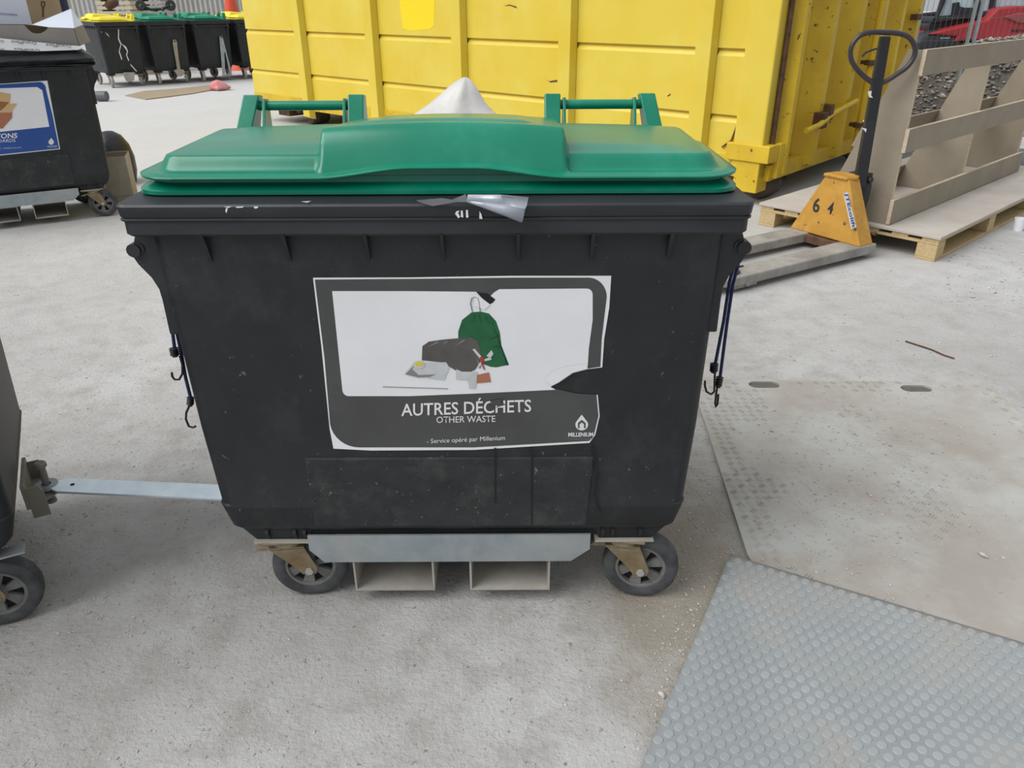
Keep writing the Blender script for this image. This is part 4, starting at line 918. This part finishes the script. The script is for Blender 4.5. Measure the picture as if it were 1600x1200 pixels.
g.build('sheet', m_matr, mat_, smooth=True, solid=0.012)
sg = MB(); st_u = 0.0305; st_v = 0.0264
for j in range(1, int(LV / st_v)):
    for i in range(0, int(LU / st_u) + 1):
        u = (i + (0.5 if j % 2 else 0.0)) * st_u + 0.012; v = j * st_v - 0.008
        if u > LU - 0.012 or v > LV - 0.012: continue
        z = mz(u, v) + 0.0055; n_ = 10; hgt = 0.0028
        hgt = 0.0026 - 0.0022 * sm((noise.noise(Vector((u * 2.6, v * 2.6, 7.7))) + 0.05) / 0.4)
        ctr = Vector(mp_(u, v, z)); r0, r1 = 0.0122, 0.0098
        vv = [(ctr.x + r0 * math.cos(2 * math.pi * k / n_), ctr.y + r0 * math.sin(2 * math.pi * k / n_), z) for k in range(n_)] + [(ctr.x + r1 * math.cos(2 * math.pi * k / n_), ctr.y + r1 * math.sin(2 * math.pi * k / n_), z + hgt) for k in range(n_)]
        sg.add(vv, [(k, (k + 1) % n_, (k + 1) % n_ + n_, k + n_) for k in range(n_)] + [tuple(range(n_, 2 * n_))])
tag(sg.build('studs', m_stud, mat_), None, None, kind='stuff')

# ------------------------------------------------------------------ loose gravel, stones, wire, cup
def rock(mb, c, s, rg):
    v = [Vector(p) for p in ((1, 0, 0), (-1, 0, 0), (0, 1, 0), (0, -1, 0), (0, 0, 0.7), (0, 0, -0.6), (0.6, 0.6, 0.3), (-0.6, -0.5, 0.35))]
    rot = Matrix.Rotation(rg.uniform(0, 6.28), 3, 'Z') @ Matrix.Rotation(rg.uniform(-0.5, 0.5), 3, 'X'); st3 = Vector((rg.uniform(0.6, 1.5), rg.uniform(0.5, 1.0), rg.uniform(0.5, 0.9)))
    v = [rot @ Vector((p.x * st3.x * rg.uniform(0.75, 1.2), p.y * st3.y * rg.uniform(0.75, 1.2), p.z * st3.z)) * s + c for p in v]
    mb.add([tuple(p) for p in v], [(0, 6, 4), (6, 2, 4), (2, 1, 4), (1, 7, 4), (7, 3, 4), (3, 0, 4), (2, 6, 5), (6, 0, 5), (1, 2, 5), (7, 1, 5), (3, 7, 5), (0, 3, 5)])
gr = MB()
def scatter(n, f, lo, hi, zf):
    k = 0
    for _ in range(n * 6):
        if k >= n: break
        px, py = f(); 
        p = PZ(px, py, zf)
        s = lo * (hi / lo) ** (rnd.random() ** 2.2)
        rock(gr, Vector((p.x, p.y, zf + s * 0.3)), s, rnd); k += 1
def tri(a, b): return a + (b - a) * (rnd.random() + rnd.random()) / 2
def onplate():
    while True:
        x, y = rnd.gauss(1330, 120), rnd.gauss(740, 110)
        if 1130 < x < 1640 and 612 < y < 990 and (x - 1088) > (y - 600) * 0.31 + 8 and y < 860 + (x - 1140) * 0.30: return x, y
scatter(2200, onplate, 0.0012, 0.006, ZP)
def soil():
    while True:
        x, y = rnd.uniform(1020, 1175), rnd.uniform(600, 1180)
        e = 1084 + max(0, (y - 600)) * 0.318 if y < 868 else 1140 - (y - 868) * 0.42
        if x < e - 6 and x > e - 130 * rnd.random() - 10: return x, y
scatter(1100, soil, 0.0011, 0.005, 0.0)
scatter(1700, lambda: (rnd.uniform(0, 1100), rnd.uniform(880, 1200)), 0.001, 0.004, 0.0)
scatter(1000, lambda: (rnd.uniform(0, 340), rnd.uniform(560, 1000)), 0.001, 0.0055, 0.0)
scatter(420, lambda: (rnd.uniform(1120, 1600), rnd.uniform(420, 590)), 0.0018, 0.008, 0.0)
scatter(160, lambda: (rnd.uniform(1480, 1600), rnd.uniform(380, 480)), 0.003, 0.012, 0.0)
scatter(160, lambda: (rnd.uniform(0, 260), rnd.uniform(360, 600)), 0.0015, 0.006, 0.0)
scatter(260, lambda: (lambda t: (1150 + 450 * t, 884 + 150 * t + rnd.gauss(-8, 10)))(rnd.random()), 0.0012, 0.006, ZP)
tag(gr.build('loose_gravel', m_stone), 'fine pale gravel and crumbs strewn over floor and plate', 'gravel', kind='stuff')
for px, py, s, z, lab in ((1535, 869, 0.013, ZP, 'white pebble alone on the tread plate near the right edge'), (1334, 678, 0.009, ZP, 'small pale stone in the middle of the tread plate'),
                          (861, 939, 0.008, 0, 'whitish chip of stone just in front of the right fork pocket'), (1034, 1087, 0.012, 0, 'round pale lump beside the left edge of the studded mat'),
                          (1210, 642, 0.008, ZP, 'flat pale chip near the left slot of the plate'), (843, 964, 0.006, 0, 'tiny bright crumb in front of the main bin')):
    q = MB(); rock(q, Vector((0, 0, 0)), s, rnd); o = q.build('stone', m_stone); p = PZ(px, py, z); zz = min(v.co.z for v in o.data.vertices)
    o.location = (p.x, p.y, z - zz - 0.001); tag(o, lab, 'stone')
q = MB(); q.tube([PZ(x, y, 0.004) for x, y in ((1415, 533), (1430, 538), (1455, 546), (1475, 555), (1491, 560))], 0.004, 6); tag(q.build('wire_offcut', m_rust), 'thin bent piece of wire lying alone on the concrete', 'wire')
cp = PZ(1590, 360); q = MB(); q.lathe([(0.030, 0.0), (0.038, 0.085), (0.034, 0.085), (0.027, 0.006)], None, 20, closed=True); q.lathe([(0.029, 0.002), (0.029, 0.006)], None, 20); o = q.build('paper_cup', m_white, None, smooth=True); o.location = (cp.x, cp.y, 0); tag(o, 'small white cup standing by the pallet at the right edge', 'cup')

# ------------------------------------------------------------------ drawbars and marks on the distant bins
def endproj(root, off):
    loc = Matrix.Translation(root.location) @ root.rotation_euler.to_matrix().to_4x4(); inv = loc.inverted(); n = loc.to_3x3() @ Vector((1, 0, 0)); p0 = loc @ Vector((0.590 + off, 0, 0.6))
    return lambda x, y: inv @ PP(x, y, p0, n)
def endsheet(name, pts, k, off, th, mat):
    pr = endproj(FAR[k][0], off); return MB().prism([pr(*p) for p in pts], (-th, 0, 0)).build(name, mat, FAR[k][0])
db = endsheet('drawbar', [(270.5, 62), (274.5, 62), (276.5, 66), (279, 90), (282, 108), (287, 109), (289, 113), (285, 119), (278, 120), (275, 114), (272, 110), (277, 108), (274, 90), (270, 68)], 1, 0.035, 0.012, m_beige)
endsheet('drawbar_hole', arc(273, 64.5, 1.2, 1.4, 0, 360, 10)[:-1], 1, 0.037, 0.002, m_dark)
pa = endproj(FAR[2][0], 0.035)
for pts in ([(343, 57), (347, 56), (349, 62), (363, 117), (349, 120), (347.5, 117), (359, 115), (352, 82), (350.5, 82), (352, 116), (348, 117), (344, 72)],):
    MB().prism([pa(*p) for p in pts], (-0.012, 0, 0)).build('drawbar', m_zinc, FAR[2][0])
endsheet('drawbar_hole', arc(346, 58, 1.2, 1.4, 0, 360, 10)[:-1], 2, 0.037, 0.002, m_dark)
endsheet('coupling_plate', [(193, 113), (210, 113), (210, 125), (206, 128), (198, 127), (195, 122)], 0, 0.03, 0.015, m_dustysteel)
for pts in ([(184.5, 45), (186, 45), (186, 60), (189, 67), (188, 69), (184.5, 61)], [(189, 67), (190, 68), (187, 80), (191, 92), (190, 94), (185.5, 81)], [(190, 68), (197, 73), (200, 80), (198.5, 86), (202, 95), (200.5, 95), (197, 86), (198.5, 80)], [(204, 100), (214, 111), (213, 112), (204, 102)],
            [(157, 48), (160, 50), (158, 52)], [(164, 50), (168, 55), (171, 58), (169, 54)]):
    endsheet('chalk_mark', pts, 0, 0.0035, 0.002, m_ink)
for k in (0, 1, 2):
    endsheet('embossed_disc', arc((194, 266, 341)[k], (42, 40, 35)[k], 5, 4, 0, 360, 12)[:-1], k, 0.004, 0.004, m_bodyclean)

# ------------------------------------------------------------------ behind the distant bins
wl = MB(); prev = None; nseg = 120; x0w, x1w = -16.0, -1.5; vs_ = []
for i in range(nseg * 4 + 1):
    x = x0w + (x1w - x0w) * i / (nseg * 4); yy = 21.0 + (0.05 if (i % 4) in (0, 1) else 0.0); vs_ += [(x, yy, 0), (x, yy, 2.6), (x, 21.2, 2.6), (x, 21.2, 0)]
wl.add(vs_, [f for i in range(nseg * 4) for f in ((4 * i, 4 * i + 4, 4 * i + 5, 4 * i + 1), (4 * i + 1, 4 * i + 5, 4 * i + 6, 4 * i + 2), (4 * i + 2, 4 * i + 6, 4 * i + 7, 4 * i + 3))])
tag(wl.build('wall_back', m_pale), 'pale ribbed sheet-metal hoarding at the far end of the yard', 'hoarding', kind='structure')
def board_stack(label, px0, px1, Y, mat, zt=1.55, th=0.06, gap=0.03):
    a, b = PY(px0, 20, Y), PY(px1, 20, Y); W_ = b.x - a.x
    o = thing('board_stack', label, 'boards', ((a.x + b.x) / 2, Y + 0.4, 0), R_(3), 'stacked boards'); me = MB().box(-W_ / 2, W_ / 2, -0.35, 0.35, 0, th).mesh('board', mat)
    m2_ = MB(); 
    for s in (-0.4, 0.4): m2_.box(s * W_ - 0.04, s * W_ + 0.04, -0.34, 0.34, th, th + gap)
    ms2 = m2_.mesh('spacer', mat); z = 0.0
    while z < zt:
        q = bpy.data.objects.new('board', me); COL.objects.link(q); q.parent = o; q.location = (0.02 * math.sin(z * 37), 0, z)
        r = bpy.data.objects.new('spacer', ms2); COL.objects.link(r); r.parent = q
        z += th + gap
board_stack('stack of pale wooden boards behind the yellow-lidded distant bin', 150, 203, 17.6, m_plank)
board_stack('stack of grey boards behind the first green-lidded distant bin', 208, 252, 18.6, m_plankg)
p = PY(175, 9, 17.2); q = MB(); q.lathe([(0.05, 0), (0.085, 0.02), (0.085, 0.3), (0.06, 0.3), (0.06, 0.03)], None, 20); o = q.build('pipe_end', m_rust, None, smooth=True); o.rotation_euler = (R_(-78), 0, 0); o.location = (p.x, p.y - 0.15, p.z); tag(o, 'brown round pipe end sticking out of the pale board stack', 'pipe')
# black trolley parts lying on the green lid
Lb = FAR[1][0]; lml = Matrix.Translation(Lb.location) @ Lb.rotation_euler.to_matrix().to_4x4()
tr_ = thing('trolley', 'black metal trolley frame lying upside down on the distant green lid', 'trolley', tuple(lml @ Vector((0.1, 0, 1.225))), R_(10))
for x, y in ((-0.22, 0), (0.30, 0.05)):
    q = MB(); q.lathe([(0.03, -0.025), (0.085, -0.025), (0.095, 0), (0.085, 0.025), (0.03, 0.025)], T(x, y, 0.12) @ Matrix.Rotation(R_(80), 4, 'X'), 18, closed=True); q.build('wheel', m_black, tr_, smooth=True)
q = MB(); q.tube([(-0.22, 0, 0.12), (-0.05, 0.02, 0.05), (0.15, 0, 0.06), (0.30, 0.05, 0.12)], 0.025, 8); q.tube([(-0.05, 0.02, 0.05), (0.0, 0.25, 0.03)], 0.02, 8); q.tube([(0.15, 0, 0.06), (0.2, -0.2, 0.04)], 0.02, 8); q.build('frame', m_black, tr_, smooth=True)
q = MB(); p = PZ(362, 100); p = PY(361, 10, 19.0); q.lathe([(0.16, 0.0), (0.13, 0.04), (0.10, 0.5), (0.085, 0.9), (0.06, 1.3), (0.045, 1.56), (0.03, 1.56)], None, 20); o = q.build('traffic_cone', m_orange, None, smooth=True); o.location = (p.x, 19.0, 0); o.scale = (2.2, 2.2, 1); tag(o, 'tall orange cone standing behind the distant green lids', 'cone')
wbd = MB(); wbd.box(-0.45, 0.45, -0.02, 0.02, 0, 1.02); o = wbd.build('white_board', m_white, None, bevel=0.003); p = PZ(150, 118); o.location = (PY(140, 60, 17.2).x - 0.25, 17.2, 0); tag(o, 'white panel standing upright left of the distant yellow-lidded bin', 'panel')
cbd = MB(); cbd.prism([PZ(x, y, 0.002) for x, y in ((196, 150), (225, 143), (280, 139), (335, 133), (338, 140), (300, 147), (262, 152), (228, 156))], (0, 0, 0.012)); tag(cbd.build('flat_cardboard', m_card), 'flattened dusty cardboard on the floor before the distant bins', 'cardboard')
pk = MB(); c = PZ(342, 141); lps = []
for z, r in ((0.015, 0.14), (0.05, 0.16), (0.10, 0.12), (0.15, 0.07), (0.17, 0.02)):
    lps.append([(c.x + 1.1 * r * math.cos(a) * (1 + 0.25 * math.sin(3 * a + z * 20)), c.y + r * math.sin(a) * (1 + 0.25 * math.sin(4 * a)), z) for a in [2 * math.pi * j / 24 for j in range(24)]])
pk.loft(lps); tag(pk.build('pink_cloth', m_pink, None, smooth=True), 'crumpled pink and white cloth on the floor by the distant bins', 'cloth')
q = MB(); a, b = PZ(150, 150, 0.08), PZ(167, 150, 0.08); q.tube([a, a.lerp(b, 0.5), b], 0.075, 14); tag(q.build('pipe_offcut', m_pipe, None, smooth=True), 'short dark pipe offcut on the floor left of the distant bins', 'pipe')

# ------------------------------------------------------------------ right background: fence, rubble, red machine, pipes
fe = thing('site_fence', 'galvanised wire mesh site fence in front of the rubble heap', 'fence', (0, 0, 0)); FY = 8.55; fx0, fx1, fzt = 4.12, 7.6, 2.0
fpx = PY(1515, 50, FY).x
for x in (fpx, fpx + 0.065, fx1):
    q = MB(); q.tube([(x, FY, 0.0), (x, FY, fzt)], 0.019, 12); q.build('post', m_zinc, fe, smooth=True)
q = MB(); q.tube([(fx0, FY, 0.0), (fx0, FY, fzt)], 0.019, 12); q.build('post', m_zinc, fe, smooth=True)
for xa, xb in ((fx0, fpx), (fpx + 0.065, fx1)):
    q = MB(); q.tube([(xa, FY, fzt - 0.02), (xb, FY, fzt - 0.02)], 0.016, 10); q.build('top_tube', m_zinc, fe, smooth=True)
    q = MB(); q.tube([(xa, FY, 0.12), (xb, FY, 0.12)], 0.016, 10); q.build('bottom_tube', m_zinc, fe, smooth=True)
q = MB(); n1 = int((fx1 - fx0) / 0.055)
for i in range(n1): x = fx0 + 0.055 * i; q.tube([(x, FY, 0.12), (x, FY, fzt)], 0.0017, 4, caps=False)
for k in range(9): z = 0.2 + 0.21 * k; q.tube([(fx0, FY - 0.003, z), (fx1, FY - 0.003, z)], 0.0017, 4, caps=False)
tag(q.build('wire_mesh', m_wire, fe), None, None, kind='stuff')
for x in (fpx + 0.03, fx1): MB().box(x - 0.12, x + 0.12, FY - 0.3, FY + 0.3, 0, 0.10).build('foot_block', m_dustysteel, fe, bevel=0.01)
mc = Vector((6.7, 10.9, 0)); mh = MB(); N1, N2 = 60, 46
def mhz(x, y):
    u = (x - mc.x) / 2.9; v = (y - mc.y) / 2.05; r = math.sqrt(u * u + v * v)
    return max(0, 0.98 * sm(1.0 - r) * (1.0) + 0.10 * noise.noise(Vector((x * 1.7, y * 1.7, 0))) * min(1, max(0, 1.0 - r) * 3) + 0.04 * noise.noise(Vector((x * 6, y * 6, 2))) * min(1, max(0, 1.0 - r) * 5))
vs_ = [(mc.x - 2.9 + 5.8 * i / N1, mc.y - 2.05 + 4.1 * j / N2, 0) for j in range(N2 + 1) for i in range(N1 + 1)]
vs_ = [(x, y, mhz(x, y) - 0.01) for x, y, z in vs_]
mh.add(vs_, [(j * (N1 + 1) + i, j * (N1 + 1) + i + 1, (j + 1) * (N1 + 1) + i + 1, (j + 1) * (N1 + 1) + i) for j in range(N2) for i in range(N1)])
heap = thing('rubble_heap', 'heap of dark broken rubble and chips behind the wire fence', 'rubble heap', (0, 0, 0), kind='stuff')
tag(mh.build('heap_soil', m_soil, heap, smooth=True), None, None)
ch = [MB(), MB()]
for _ in range(9000):
    x = mc.x + rnd.uniform(-2.9, 2.9); y = mc.y - 2.05 + 4.1 * rnd.random() ** 1.5; z = mhz(x, y)
    if z < 0.02: continue
    s = rnd.choice((0.018, 0.022, 0.03, 0.042)); rock(ch[0 if rnd.random() < 0.72 else 1], Vector((x, y, z + s * 0.3)), s, rnd)
m_chip2 = M('rubble_chips_pale', (150, 146, 140), (176, 172, 166), rough=0.95, scale=3)
tag(ch[0].build('rubble_chips', m_chip, heap), None, None, kind='stuff'); tag(ch[1].build('pale_chips', m_chip2, heap), None, None, kind='stuff')
# red loader
LY = 13.6
ld = thing('loader', 'red telescopic loader with black cab parked behind the fence', 'machine', (PY(1530, 40, LY).x, LY, 0))
lo_ = ld.location
def lp_(px, py, Y=LY): return PY(px, py, Y) - lo_
q = MB(); q.prism([lp_(*p) for p in ((1452, 53.5), (1470, 48), (1505, 40), (1543, 31), (1552, 22), (1560, 13), (1590, 9), (1680, 14), (1690, 62), (1560, 63), (1512, 62), (1490, 66), (1496, 57))], (0, 1.5, 0)); bd = q.build('hood', m_red, ld, bevel=0.03)
q = MB(); q.prism([lp_(*p) for p in ((1566, 26), (1590, 20), (1680, 22), (1680, 40), (1590, 36))], (0, -0.03, 0)); q.build('light_pod', M('dull_red', (140, 62, 64), (150, 70, 72), rough=0.5), bd, bevel=0.02)
text_fit('MANITOU', [lp_(x, y, LY - 0.01) for x, y in ((1581, 50.5), (1640, 48), (1640, 43), (1581, 46))], m_ink2, bd, bold=0.02)
q = MB(); q.prism([lp_(*p) for p in ((1456, 56), (1496, 58), (1490, 67), (1680, 64), (1680, 96), (1440, 96), (1436, 68))], (0.0, 1.4, 0)); q.v = [(x, y + 0.03, z) for x, y, z in q.v]; q.build('chassis', m_black, ld, bevel=0.02)
text_fit('FENWICK', [lp_(x, y, LY + 0.02) for x, y in ((1469, 61), (1485, 60.5), (1485, 58), (1469, 58.5))], m_ink, ld, bold=0.02)
q = MB(); q.prism([lp_(*p, LY + 0.3) for p in ((1450, 40), (1462, 31), (1540, 24), (1552, 20), (1543, 31), (1505, 40), (1470, 48), (1452, 53))], (0, 1.1, 0)); q.build('side_panel', m_black, ld)
# cab: frame and panes
cabp = [(1462, 31), (1477, -10), (1480, -75), (1600, -75), (1610, 10), (1545, 22)]
fr_ = MB(); P3 = [lp_(*p, LY + 0.25) for p in cabp]
for off in (0, 1.15):
    fr_.tube([p + Vector((0, off, 0)) for p in P3], 0.055, 8, closed=True)
for p in P3: fr_.tube([p, p + Vector((0, 1.15, 0))], 0.05, 8)
a, b = lp_(1548, 22, LY + 0.25), lp_(1562, -75, LY + 0.25)
fr_.tube([a, b], 0.05, 8); cab = fr_.build('cab_frame', m_black, ld, smooth=True)
for pts in ([(1466, 29), (1479, -8), (1483, -70), (1554, -70), (1544, 20)], [(1553, 18), (1564, -70), (1596, -70), (1604, 8)]):
    MB().prism([lp_(*p, LY + 0.27) for p in pts], (0, 0.01, 0)).build('window_pane', m_glass, cab)
q = MB(); s0 = lp_(1510, 30, LY + 0.2); q.prism([lp_(*p, LY + 0.24) for p in ((1486, 27), (1489, 5), (1499, 3), (1500, 10), (1507, 12), (1522, 12), (1524, -20), (1533, -20), (1532, 22))], (0, 0.015, 0)); q.build('seat', m_black, ld)
for x in (-0.55, 1.5):
    q = MB(); q.lathe([(0.15, -0.18), (0.40, -0.18), (0.48, -0.12), (0.48, 0.12), (0.40, 0.18), (0.15, 0.18)], T(x, 0.2, 0.48) @ Matrix.Rotation(R_(90), 4, 'X'), 28); q.build('wheel', m_black, ld, smooth=True)
for k, (pa_, pb_, r) in enumerate((((1388, 247), (1640, 266), 0.075), ((1392, 236), (1640, 253), 0.065), ((1396, 228), (1640, 243), 0.05))):
    a, b = PZ(*pa_, r), PZ(*pb_, r); q = MB(); dlt = (b - a).normalized()
    q.tube([a, b], r, 16); q.build('grey_pipe', m_pipe, None, smooth=True)
    o = COL.objects[-1]; tag(o, ('thickest grey pipe of three lying behind the rack, nearest to it', 'middle grey pipe of three lying behind the rack', 'thinnest grey pipe of three lying behind the rack, by the fence')[k], 'pipe', 'grey pipes behind the rack')
